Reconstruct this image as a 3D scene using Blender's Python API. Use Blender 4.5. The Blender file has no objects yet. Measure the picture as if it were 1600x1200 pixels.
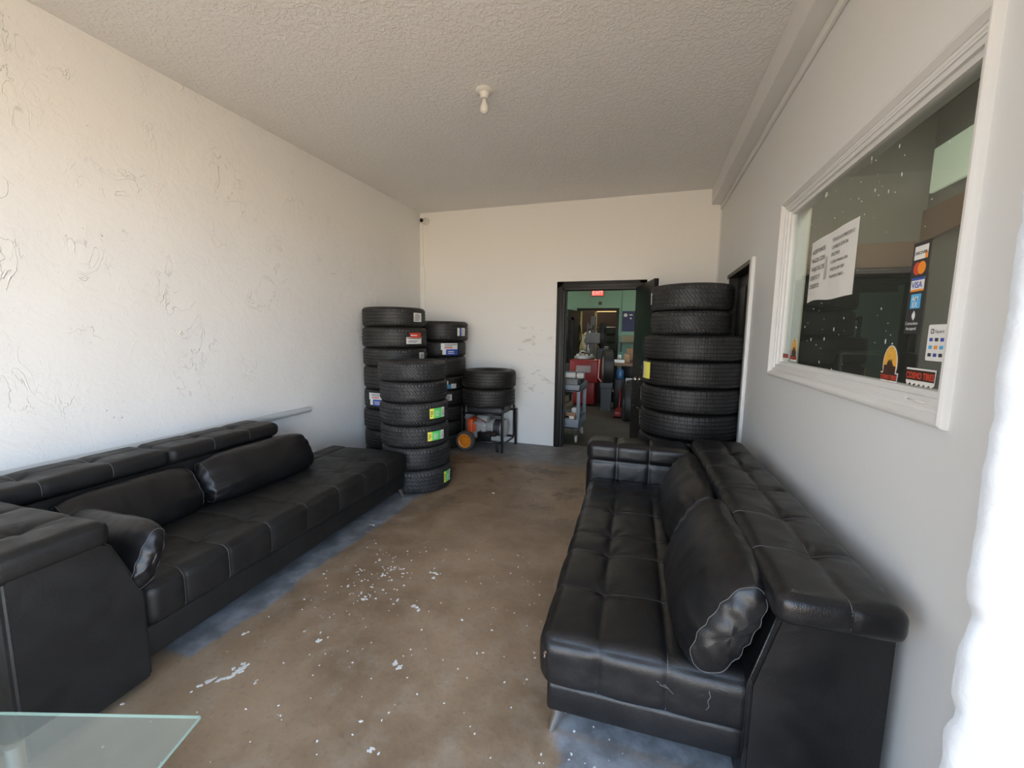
import bpy, bmesh, math, random
from mathutils import Vector, Matrix
random.seed(7)
PI = math.pi
C = bpy.context.scene.collection
SC = bpy.context.scene

# ------------------------------------------------------------------ camera
F, YAW, PITCH, ROLL = 650.9077, -0.3075, -0.12, 0.0123
cy, sy, cp, sp = math.cos(YAW), math.sin(YAW), math.cos(PITCH), math.sin(PITCH)
fw = Vector((sy * cp, cy * cp, sp)); r0 = Vector((cy, -sy, 0)); u0 = r0.cross(fw)
rr = r0 * math.cos(ROLL) + u0 * math.sin(ROLL); uu = u0 * math.cos(ROLL) - r0 * math.sin(ROLL)
cam = bpy.data.cameras.new('camera'); co = bpy.data.objects.new('camera', cam); C.objects.link(co)
M = Matrix((rr, uu, -fw)).transposed().to_4x4(); M.translation = Vector((0, 0, 1.5)); co.matrix_world = M
cam.sensor_width = 36; cam.lens = F / 1600 * 36; cam.clip_start = .02; cam.clip_end = 100
SC.camera = co
# ------------------------------------------------------------------ world: bright sky above, sunlit pavement below
W = bpy.data.worlds.new('world'); SC.world = W; W.use_nodes = True
wt = W.node_tree; wt.nodes.clear()
tc = wt.nodes.new('ShaderNodeTexCoord'); sx = wt.nodes.new('ShaderNodeSeparateXYZ'); rp = wt.nodes.new('ShaderNodeValToRGB')
mp = wt.nodes.new('ShaderNodeMapRange'); bg = wt.nodes.new('ShaderNodeBackground'); wo = wt.nodes.new('ShaderNodeOutputWorld')
wt.links.new(tc.outputs['Generated'], sx.inputs[0]); wt.links.new(sx.outputs['Z'], mp.inputs['Value'])
mp.inputs['From Min'].default_value = -1; mp.inputs['From Max'].default_value = 1
wt.links.new(mp.outputs[0], rp.inputs[0]); wt.links.new(rp.outputs[0], bg.inputs[0]); wt.links.new(bg.outputs[0], wo.inputs[0])
el = rp.color_ramp.elements
el[0].position = 0.0; el[0].color = (.34, .28, .22, 1)
el[1].position = 1.0; el[1].color = (.16, .26, .40, 1)
for ps, c in ((.38, (.44, .35, .255, 1)), (.45, (.95, .76, .54, 1)), (.492, (1.0, .80, .56, 1)), (.505, (.80, .90, 1.0, 1)), (.56, (.78, .92, 1.08, 1)), (.64, (.40, .53, .72, 1))):
    e = el.new(ps); e.color = c
bg.inputs[1].default_value = 7.6
SC.view_settings.view_transform = 'Standard'; SC.view_settings.look = 'None'
SC.view_settings.gamma = 1; SC.view_settings.use_curve_mapping = False
SC.view_settings.exposure = 0.12
SC.cycles.max_bounces = 10; SC.cycles.diffuse_bounces = 6
SC.cycles.sample_clamp_indirect = 6


def area_lamp(name, loc, size, energy, col, rot=(0, 0, 0), sizey=None):
    l = bpy.data.lights.new(name, 'AREA'); l.energy = energy; l.color = col; l.size = size
    if sizey: l.shape = 'RECTANGLE'; l.size_y = sizey
    o = bpy.data.objects.new(name, l); o.location = loc; o.rotation_euler = rot; C.objects.link(o); return o


area_lamp('workshop_ceiling_light', (-1.2, 8.3, 3.1), 1.0, 10, (1, .93, .78))
area_lamp('back_room_ceiling_light', (-1.3, 12.8, 3.0), 1.2, 70, (1, .9, .7))
area_lamp('office_fill_light', (1.25, 2.4, 2.85), .3, 7, (1, .95, .8))  # added lamp, only there to brighten the office behind the glass

# ------------------------------------------------------------------ materials
def nodes(name):
    m = bpy.data.materials.new(name); m.use_nodes = True
    t = m.node_tree; b = t.nodes['Principled BSDF']; return m, t, b


def setin(b, k, v):
    if k in b.inputs: b.inputs[k].default_value = v


class T:   # tiny node helper
    def __init__(s, t): s.t = t; s.l = t.links; s.geo = None
    def pos(s):
        if not s.geo:
            s.geo = s.t.nodes.new('ShaderNodeTexCoord')
        return s.geo.outputs['Object']
    def link(s, a, b):
        if isinstance(a, (int, float)): b.default_value = a
        elif isinstance(a, tuple): b.default_value = a if len(a) == 4 else a
        else: s.l.new(a, b)
    def m(s, op, a, b=0.0, c=None):
        n = s.t.nodes.new('ShaderNodeMath'); n.operation = op; s.link(a, n.inputs[0]); s.link(b, n.inputs[1])
        if c is not None: s.link(c, n.inputs[2])
        return n.outputs[0]
    def noise(s, sc, det=4, rough=.55, vec=None, dist=0):
        n = s.t.nodes.new('ShaderNodeTexNoise'); n.inputs['Scale'].default_value = sc; n.inputs['Detail'].default_value = det
        n.inputs['Roughness'].default_value = rough; n.inputs['Distortion'].default_value = dist
        s.l.new(vec or s.pos(), n.inputs['Vector']); return n.outputs[0]
    def vor(s, sc, feat='F1', vec=None, rand=1):
        n = s.t.nodes.new('ShaderNodeTexVoronoi'); n.inputs['Scale'].default_value = sc; n.feature = feat
        n.inputs['Randomness'].default_value = rand
        s.l.new(vec or s.pos(), n.inputs['Vector']); return n.outputs['Distance']
    def ramp(s, v, a, b, x=0.0, y=1.0, smooth=True):
        n = s.t.nodes.new('ShaderNodeMapRange'); n.interpolation_type = 'SMOOTHSTEP' if smooth else 'LINEAR'
        s.link(v, n.inputs[0]); n.inputs[1].default_value = a; n.inputs[2].default_value = b
        n.inputs[3].default_value = x; n.inputs[4].default_value = y; return n.outputs[0]
    def mix(s, f, a, b):
        n = s.t.nodes.new('ShaderNodeMix'); n.data_type = 'RGBA'; s.link(f, n.inputs[0])
        for v, i in ((a, 6), (b, 7)):
            if isinstance(v, tuple): n.inputs[i].default_value = (v[0], v[1], v[2], 1)
            else: s.l.new(v, n.inputs[i])
        return n.outputs[2]
    def sep(s, vec=None):
        n = s.t.nodes.new('ShaderNodeSeparateXYZ'); s.l.new(vec or s.pos(), n.inputs[0]); return n.outputs
    def scalev(s, v):
        n = s.t.nodes.new('ShaderNodeVectorMath'); n.operation = 'MULTIPLY'; s.l.new(s.pos(), n.inputs[0]); n.inputs[1].default_value = v
        return n.outputs[0]
    def bump(s, h, strength, dist=.01):
        n = s.t.nodes.new('ShaderNodeBump'); n.inputs['Strength'].default_value = strength; n.inputs['Distance'].default_value = dist
        s.l.new(h, n.inputs['Height']); return n.outputs[0]


def plain(name, col, rough=.5, metal=0, noise=0, nscale=8, bump=0, bscale=60, spec=None):
    m, t, b = nodes(name); k = T(t)
    setin(b, 'Roughness', rough); setin(b, 'Metallic', metal)
    if spec is not None: setin(b, 'Specular IOR Level', spec)
    if noise:
        c = k.mix(k.noise(nscale), tuple(v * (1 - noise) for v in col), tuple(min(1, v * (1 + noise)) for v in col))
        t.links.new(c, b.inputs['Base Color'])
    else: setin(b, 'Base Color', (*col, 1))
    if bump: t.links.new(k.bump(k.noise(bscale), bump, .004), b.inputs['Normal'])
    return m


def wall_mat(name, col, kind):
    m, t, b = nodes(name); k = T(t); setin(b, 'Roughness', .62)
    if kind == 'stucco':     # thick hand-trowelled plaster
        w = k.noise(1.6, 3, .5); big = k.noise(3.2, 5, .6, dist=.8)
        r1 = k.m('ABSOLUTE', k.m('SUBTRACT', k.noise(5.5, 3, .55, k.scalev((1, 1, .75)), 1.6), .5))
        ridge = k.ramp(r1, 0, .018, 1, 0)
        ridge = k.m('MULTIPLY', ridge, k.ramp(k.noise(2.6, 2), .5, .68))
        chips = k.ramp(k.vor(15, vec=None), .0, .11, 1, 0)
        chips = k.m('MULTIPLY', chips, k.ramp(k.noise(1.9, 2, .5, k.scalev((1.3, 1, 1.1))), .52, .62))
        fine = k.noise(45, 3)
        h = k.m('ADD', k.m('MULTIPLY', big, .55), k.m('MULTIPLY', ridge, .42))
        h = k.m('ADD', h, k.m('MULTIPLY', chips, .42)); h = k.m('ADD', h, k.m('MULTIPLY', fine, .07)); h = k.m('ADD', h, k.m('MULTIPLY', k.ramp(k.noise(11, 5, .65, dist=.6), .52, .60), .05))
        t.links.new(k.bump(h, .62, .022), b.inputs['Normal'])
        dirt = k.m('MULTIPLY', k.ramp(k.noise(9, 5), .66, .74), k.ramp(k.noise(1.1, 1), .55, .7))
        c = k.mix(w, tuple(v * .96 for v in col), tuple(min(1, v * 1.03) for v in col))
        c = k.mix(k.m('MULTIPLY', dirt, .5), c, (.42, .41, .40))
        t.links.new(c, b.inputs['Base Color'])
    elif kind == 'popcorn':
        v = k.noise(40, 2, .5, dist=.7); v2 = k.noise(75, 2, .5)
        h = k.m('ADD', k.ramp(v, .42, .62), k.m('MULTIPLY', v2, .35))
        t.links.new(k.bump(h, .45, .006), b.inputs['Normal'])
        c = k.mix(k.noise(.8, 2), tuple(x * .96 for x in col), col); t.links.new(c, b.inputs['Base Color'])
    elif kind == 'back':     # smooth drywall, scuffed beside the tires
        s = k.sep()
        dx = k.m('ABSOLUTE', k.m('ADD', s[0], 1.38)); dz = k.m('ABSOLUTE', k.m('SUBTRACT', s[2], 1.15))
        area = k.m('MULTIPLY', k.ramp(dx, .12, .40, 1, 0), k.ramp(dz, .35, .75, 1, 0))
        st = k.ramp(k.noise(9, 4, .6, k.scalev((.7, 1, 1.5)), .6), .57, .68)
        st = k.m('MULTIPLY', k.m('MULTIPLY', st, area), .45)
        c = k.mix(k.noise(1.3, 2), tuple(x * .97 for x in col), col)
        c = k.mix(st, c, (.38, .37, .35)); t.links.new(c, b.inputs['Base Color'])
        t.links.new(k.bump(k.noise(3, 4), .25, .02), b.inputs['Normal'])
    elif kind == 'pier':
        h = k.m('ADD', k.noise(14, 5, .62, dist=.5), k.m('MULTIPLY', k.ramp(k.vor(9), 0, .25), .3))
        t.links.new(k.bump(h, .4, .012), b.inputs['Normal']); setin(b, 'Base Color', (*col, 1))
    else:
        c = k.mix(k.noise(1.2, 2), tuple(x * .97 for x in col), col)
        sp_ = k.m('MULTIPLY', k.ramp(k.vor(13, vec=k.scalev((1, 1, .45))), .0, .045, 1, 0), k.ramp(k.noise(1.7, 1), .5, .6))
        c = k.mix(sp_, c, (.86, .86, .86)); t.links.new(c, b.inputs['Base Color'])
        t.links.new(k.bump(k.noise(2.5, 5), .25, .02), b.inputs['Normal']); setin(b, 'Roughness', .45)
    return m


def floor_mat():
    m, t, b = nodes('worn_brown_concrete'); k = T(t)
    s = k.sep(); n1 = k.noise(1.5, 6, .6); n2 = k.noise(7, 6, .65); n3 = k.noise(40, 4, .6)
    c = k.mix(k.ramp(n1, .3, .72), (.180, .120, .072), (.34, .235, .150))
    c = k.mix(k.m('MULTIPLY', k.ramp(n2, .42, .72), .55), c, (.36, .28, .205))
    c = k.mix(k.m('MULTIPLY', k.ramp(n3, .5, .75), .28), c, (.10, .07, .05))
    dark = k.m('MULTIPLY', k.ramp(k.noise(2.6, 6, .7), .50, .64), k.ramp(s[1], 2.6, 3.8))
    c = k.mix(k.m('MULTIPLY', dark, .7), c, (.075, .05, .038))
    wob = k.m('MULTIPLY', k.m('SUBTRACT', k.noise(3.5, 5, .6), .5), .22)
    xe = k.m('ADD', s[0], wob)
    pl = k.m('MULTIPLY', k.ramp(xe, -1.93, -1.90, 1, 0), k.m('MULTIPLY', k.ramp(s[1], 1.2, 1.25), k.ramp(s[1], 3.35, 3.5, 1, 0)))
    pr_ = k.m('MULTIPLY', k.ramp(k.m('ADD', s[1], wob), 1.46, 1.38, 0, 1), k.m('MULTIPLY', k.ramp(xe, -.27, -.22), k.ramp(k.m('ADD', s[1], wob), 1.16, 1.28)))
    pr2 = k.m('MULTIPLY', k.ramp(s[1], 1.38, 1.44), k.ramp(xe, -.27, -.22))
    pr2 = k.m('MULTIPLY', pr2, k.ramp(s[1], 3.5, 3.7, 1, 0))
    pb = k.ramp(k.m('ADD', s[1], k.m('MULTIPLY', wob, 2.5)), 4.45, 4.75)
    gm = k.m('MAXIMUM', k.m('MAXIMUM', pl, pr_), k.m('MAXIMUM', pr2, k.m('MULTIPLY', pb, .8)))
    g = k.mix(k.ramp(n2, .35, .7), (.14, .143, .15), (.29, .305, .33))
    c = k.mix(gm, c, g)
    spk = k.m('MULTIPLY', k.ramp(k.vor(30), 0, .10, 1, 0), k.ramp(k.noise(4, 3), .55, .62))
    spk = k.m('MULTIPLY', spk, k.ramp(s[1], 3.2, 2.2))
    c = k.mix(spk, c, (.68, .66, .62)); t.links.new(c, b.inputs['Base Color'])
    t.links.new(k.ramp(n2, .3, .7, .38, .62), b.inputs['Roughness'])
    t.links.new(k.bump(k.m('ADD', n2, k.m('MULTIPLY', n3, .3)), .35, .006), b.inputs['Normal'])
    return m


def leather_mat(name, base, rough, spec=.45):
    m, t, b = nodes(name); k = T(t)
    n = k.noise(5, 4); c = k.mix(k.ramp(n, .3, .75), base, tuple(v * 1.5 for v in base))
    scuff = k.m('MULTIPLY', k.ramp(k.noise(16, 6, .7, k.scalev((1, .5, 2))), .66, .72), k.ramp(k.noise(2.1, 2), .58, .68))
    c = k.mix(k.m('MULTIPLY', scuff, .30), c, (.20, .20, .21)); t.links.new(c, b.inputs['Base Color'])
    t.links.new(k.ramp(k.noise(9, 5), .3, .7, rough - .05, rough + .09), b.inputs['Roughness'])
    setin(b, 'Specular IOR Level', spec)
    grain = k.vor(330); wr = k.noise(10, 6, .6, dist=.8)
    t.links.new(k.bump(k.m('ADD', k.m('MULTIPLY', grain, .10), k.m('MULTIPLY', wr, .6)), .38, .010), b.inputs['Normal'])
    return m


def rubber_mat(name, col, lug, twist, rough=.6, st=.8):
    """tread sipes follow the circumference of the tire (object space)"""
    m, t, b = nodes(name); k = T(t); s = k.sep()
    ang = k.m('ARCTAN2', s[1], s[0])
    ph = k.m('ADD', k.m('MULTIPLY', ang, lug), k.m('MULTIPLY', s[2], twist))
    w = k.m('SINE', ph)
    rad = k.m('SQRT', k.m('ADD', k.m('MULTIPLY', s[0], s[0]), k.m('MULTIPLY', s[1], s[1])))
    onr = k.ramp(rad, .288, .305)
    h = k.m('MULTIPLY', k.ramp(w, -.9, -.2), onr)
    t.links.new(k.bump(h, st, .005), b.inputs['Normal'])
    pale_mix = k.noise(6, 4)
    c = k.mix(k.ramp(pale_mix, .35, .75), col, tuple(v * 2.0 for v in col)); t.links.new(c, b.inputs['Base Color'])
    setin(b, 'Roughness', rough); return m


def glass_mat(name, tint, rough=.02, pale_mix=0):
    m = bpy.data.materials.new(name); m.use_nodes = True; t = m.node_tree; t.nodes.clear()
    o = t.nodes.new('ShaderNodeOutputMaterial'); mx = t.nodes.new('ShaderNodeMixShader'); fr = t.nodes.new('ShaderNodeFresnel')
    tr = t.nodes.new('ShaderNodeBsdfTransparent'); gl = t.nodes.new('ShaderNodeBsdfGlossy')
    fr.inputs[0].default_value = 1.5; ge = t.nodes.new('ShaderNodeNewGeometry'); k = T(t); fac = k.m('MULTIPLY', fr.outputs[0], k.m('SUBTRACT', 1.0, ge.outputs['Backfacing'])); tr.inputs[0].default_value = (*tint, 1); gl.inputs['Roughness'].default_value = rough
    base = tr.outputs[0]
    if pale_mix:  # pale diffuse share mixed in so the glass looks brighter
        df = t.nodes.new('ShaderNodeBsdfDiffuse'); df.inputs[0].default_value = (.50, .49, .43, 1); m2 = t.nodes.new('ShaderNodeMixShader'); m2.inputs[0].default_value = pale_mix
        t.links.new(base, m2.inputs[1]); t.links.new(df.outputs[0], m2.inputs[2]); base = m2.outputs[0]
    t.links.new(fac, mx.inputs[0]); t.links.new(base, mx.inputs[1]); t.links.new(gl.outputs[0], mx.inputs[2])
    t.links.new(mx.outputs[0], o.inputs[0]); return m


def emit_mat(name, col, st):
    m, t, b = nodes(name); setin(b, 'Base Color', (*col, 1)); setin(b, 'Emission Color', (*col, 1)); setin(b, 'Emission Strength', st); return m


MW_L = wall_mat('trowelled_white_plaster', (.79, .79, .78), 'stucco')
MW_B = wall_mat('scuffed_white_wall', (.88, .87, .84), 'back')
MW_R = wall_mat('light_grey_painted_wall', (.73, .745, .75), 'plain')
MW_P = wall_mat('rough_white_masonry', (.31, .325, .34), 'pier')
MCEIL = wall_mat('popcorn_ceiling', (.84, .83, .82), 'popcorn')
MFLOOR = floor_mat()
MTRIM = plain('white_gloss_paint', (.72, .72, .71), .35, noise=.04, bump=.15, bscale=18)
MLEATH = leather_mat('black_leather', (.006, .006, .007), .34, .45)
MLEATH2 = leather_mat('dusty_black_leather', (.009, .0088, .009), .46, .34)
MSTITCH = plain('grey_thread', (.10, .10, .105), .6)
MSCUFF = plain('pale_scuff', (.11, .11, .115), .6)
MSCUFF2 = plain('worn_brown_spot', (.16, .10, .08), .7)
MCHROME = plain('brushed_chrome', (.6, .6, .6), .25, 1)
MBLACK = plain('black_paint', (.006, .007, .007), .38, spec=.3, noise=.4, bump=.3, bscale=25)
MBLACKW = plain('worn_black_wood', (.014, .012, .011), .42, spec=.35, noise=.6, nscale=14, bump=.4, bscale=30)
MRUB = [rubber_mat('tire_rubber_diagonal', (.017, .017, .018), 70, 160, .5),
        rubber_mat('tire_rubber_ribbed', (.0135, .0125, .012), 120, 0, .5, .35),
        rubber_mat('tire_rubber_truck', (.007, .007, .0075), 110, 0, .5, .3)]
MWHITE = plain('white_label', (.78, .78, .76), .5)
MPAPER = plain('white_paper', (.74, .74, .72), .7, bump=.2, bscale=9)
MINK = plain('black_ink', (.03, .03, .035), .5)
MGREEN = plain('green_label', (.12, .68, .16), .5)
MYEL = plain('yellow_label', (.85, .80, .12), .5)
MBLUE = plain('blue_label', (.04, .09, .42), .5)
MLBLUE = plain('light_blue_label', (.08, .42, .75), .5)
MRED = plain('red_label', (.62, .06, .03), .5)
MORANGE = plain('orange_plastic', (.90, .30, .02), .4)
MGLASS = glass_mat('window_glass', (.93, .96, .94), .015, .03)
MTGLASS = glass_mat('table_glass', (.86, .93, .90), .03, .22)
MGEDGE = plain('green_glass_edge', (.26, .36, .32), .15)
MFLECK = plain('white_paint_flecks', (.66, .65, .63), .6, noise=.2, nscale=30)
MGREY = plain('grey_plastic', (.20, .23, .27), .45, noise=.1)
MDGREY = plain('dark_grey_metal', (.07, .07, .075), .45, .4, noise=.3)
MSTEEL = plain('cast_aluminium', (.50, .50, .49), .4, .35, noise=.25, nscale=30)
MCARD = plain('cardboard', (.36, .21, .12), .8)
MTEAL = plain('mint_green_wall', (.27, .47, .36), .7, noise=.08, bump=.3, bscale=10)
MWOOD = plain('varnished_wood', (.20, .12, .07), .5, noise=.3, nscale=6)
MLWOOD = plain('light_wood', (.55, .40, .20), .5, noise=.2)
MMRED = plain('red_machine_paint', (.25, .010, .010), .4, noise=.15)
MWFLOOR = plain('workshop_concrete', (.085, .066, .048), .7, noise=.35, nscale=3, bump=.2, bscale=20)
MCREAM = plain('cream_paint', (.62, .58, .47), .5)
MPORC = plain('white_porcelain', (.74, .72, .68), .25)


# ------------------------------------------------------------------ mesh helpers
class MB:
    def __init__(s): s.v = []; s.f = []; s.mi = []; s.cur = 0
    def add(s, vs, fs, mat=None):
        n = len(s.v); s.v += [tuple(p) for p in vs]; s.f += [tuple(n + i for i in f) for f in fs]
        s.mi += [s.cur if mat is None else mat] * len(fs); return s
    def box(s, x0, x1, y0, y1, z0, z1, bev=0.0, mat=None):
        if bev <= 0:
            vs = [(x, y, z) for x in (x0, x1) for y in (y0, y1) for z in (z0, z1)]
            return s.add(vs, [(0, 1, 3, 2), (4, 6, 7, 5), (0, 4, 5, 1), (2, 3, 7, 6), (0, 2, 6, 4), (1, 5, 7, 3)], mat)
        bm = bmesh.new(); bmesh.ops.create_cube(bm, size=1)
        for v in bm.verts:
            v.co = Vector(((x0 + x1) / 2 + v.co.x * (x1 - x0), (y0 + y1) / 2 + v.co.y * (y1 - y0), (z0 + z1) / 2 + v.co.z * (z1 - z0)))
        bev = min(bev, .49 * min(x1 - x0, y1 - y0, z1 - z0))
        bmesh.ops.bevel(bm, geom=bm.edges[:], offset=bev, segments=3, affect='EDGES', profile=.5)
        bm.verts.index_update(); s.add([v.co[:] for v in bm.verts], [[v.index for v in f.verts] for f in bm.faces], mat); bm.free(); return s
    def tube(s, pts, r, seg=10, mat=None, closed=False):
        pts = [Vector(p) for p in pts]; n = len(pts); vs = []; fs = []
        rs = r if isinstance(r, (list, tuple)) else [r] * n
        up = None
        for i, p in enumerate(pts):
            a = pts[(i - 1) % n] if (i > 0 or closed) else p; b = pts[(i + 1) % n] if (i < n - 1 or closed) else p
            d = (b - a).normalized()
            if up is None: up = Vector((0, 0, 1)) if abs(d.z) < .9 else Vector((1, 0, 0))
            e1 = d.cross(up)
            if e1.length < 1e-5: e1 = d.cross(Vector((1, 0, 0)))
            e1.normalize(); e2 = e1.cross(d); up = e2
            for k in range(seg):
                t = 2 * PI * k / seg; vs.append(p + (e1 * math.cos(t) + e2 * math.sin(t)) * rs[i])
        m = n if closed else n - 1
        for i in range(m):
            for k in range(seg):
                j = (i + 1) % n; fs.append((i * seg + k, i * seg + (k + 1) % seg, j * seg + (k + 1) % seg, j * seg + k))
        if not closed: fs += [tuple(range(seg))[::-1], tuple((n - 1) * seg + k for k in range(seg))]
        return s.add(vs, fs, mat)
    def lathe(s, prof, seg=32, axis='z', c=(0, 0, 0), mat=None, closed=False):
        vs = []; fs = []; n = len(prof)
        for k in range(seg):
            t = 2 * PI * k / seg; a, b = math.cos(t), math.sin(t)
            for (r, z) in prof:
                p = (r * a, r * b, z) if axis == 'z' else ((z, r * a, r * b) if axis == 'x' else (r * b, z, r * a))
                vs.append((p[0] + c[0], p[1] + c[1], p[2] + c[2]))
        for k in range(seg):
            k2 = (k + 1) % seg
            for i in range(n if closed else n - 1):
                j = (i + 1) % n; fs.append((k * n + i, k2 * n + i, k2 * n + j, k * n + j))
        if not closed:
            if prof[0][0] > 1e-6: fs.append(tuple(k * n for k in range(seg))[::-1])
            if prof[-1][0] > 1e-6: fs.append(tuple(k * n + n - 1 for k in range(seg)))
        return s.add(vs, fs, mat)
    def prism(s, poly, h0, h1, axis='y', mat=None):
        """poly in the two other axes, extruded along axis from h0 to h1"""
        def P(a, b, h): return (a, h, b) if axis == 'y' else ((h, a, b) if axis == 'x' else (a, b, h))
        n = len(poly); vs = [P(a, b, h0) for a, b in poly] + [P(a, b, h1) for a, b in poly]
        fs = [tuple(range(n)), tuple(range(n, 2 * n))[::-1]] + [(i, i + n, (i + 1) % n + n, (i + 1) % n) for i in range(n)]
        return s.add(vs, fs, mat)
    def build(s, name, mats, parent=None, smooth=False, loc=(0, 0, 0), fixn=True):
        me = bpy.data.meshes.new(name); me.from_pydata(s.v, [], s.f)
        if not isinstance(mats, (list, tuple)): mats = [mats]
        for m in mats: me.materials.append(m)
        for p, i in zip(me.polygons, s.mi): p.material_index = i
        if fixn:
            bm = bmesh.new(); bm.from_mesh(me); bmesh.ops.recalc_face_normals(bm, faces=bm.faces[:]); bm.to_mesh(me); bm.free()
        if smooth:
            if smooth is True: me.polygons.foreach_set('use_smooth', [True] * len(me.polygons))
            else:
                me.polygons.foreach_set('use_smooth', [True] * len(me.polygons)); me.set_sharp_from_angle(angle=math.radians(smooth))
        me.update()
        o = bpy.data.objects.new(name, me); C.objects.link(o); o.location = loc
        if parent: o.parent = parent
        return o


def tag(o, label=None, cat=None, group=None, kind=None):
    if label: o['label'] = label
    if cat: o['category'] = cat
    if group: o['group'] = group
    if kind: o['kind'] = kind
    return o


def thing(name, label, cat, loc=(0, 0, 0), rz=0, group=None):
    o = bpy.data.objects.new(name, None); o.empty_display_size = .1; C.objects.link(o); o.location = loc; o.rotation_euler = (0, 0, rz)
    return tag(o, label, cat, group)


def copy_tree(o, parent=None):
    c = o.copy(); C.objects.link(c); c.parent = parent
    for ch in [x for x in o.children]: copy_tree(ch, c)
    return c


def struct(o): o['kind'] = 'structure'; return o


def text(body, size, mat, name, parent, M4, align='LEFT', ext=.0004, bold=0.0):
    cu = bpy.data.curves.new(name, 'FONT'); cu.body = body; cu.size = size; cu.extrude = ext; cu.align_x = align; cu.offset = bold
    cu.resolution_u = 3
    tmp = bpy.data.objects.new(name, cu); C.objects.link(tmp)
    dg = bpy.context.evaluated_depsgraph_get(); dg.update()
    me = bpy.data.meshes.new_from_object(tmp.evaluated_get(dg)); bpy.data.objects.remove(tmp)
    me.transform(M4); me.materials.clear(); me.materials.append(mat)
    o = bpy.data.objects.new(name, me); C.objects.link(o)
    if parent: o.parent = parent
    return o


# ------------------------------------------------------------------ upholstery
def hashn(x, y, z):
    from mathutils import noise
    return noise.noise(Vector((x, y, z)))


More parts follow.
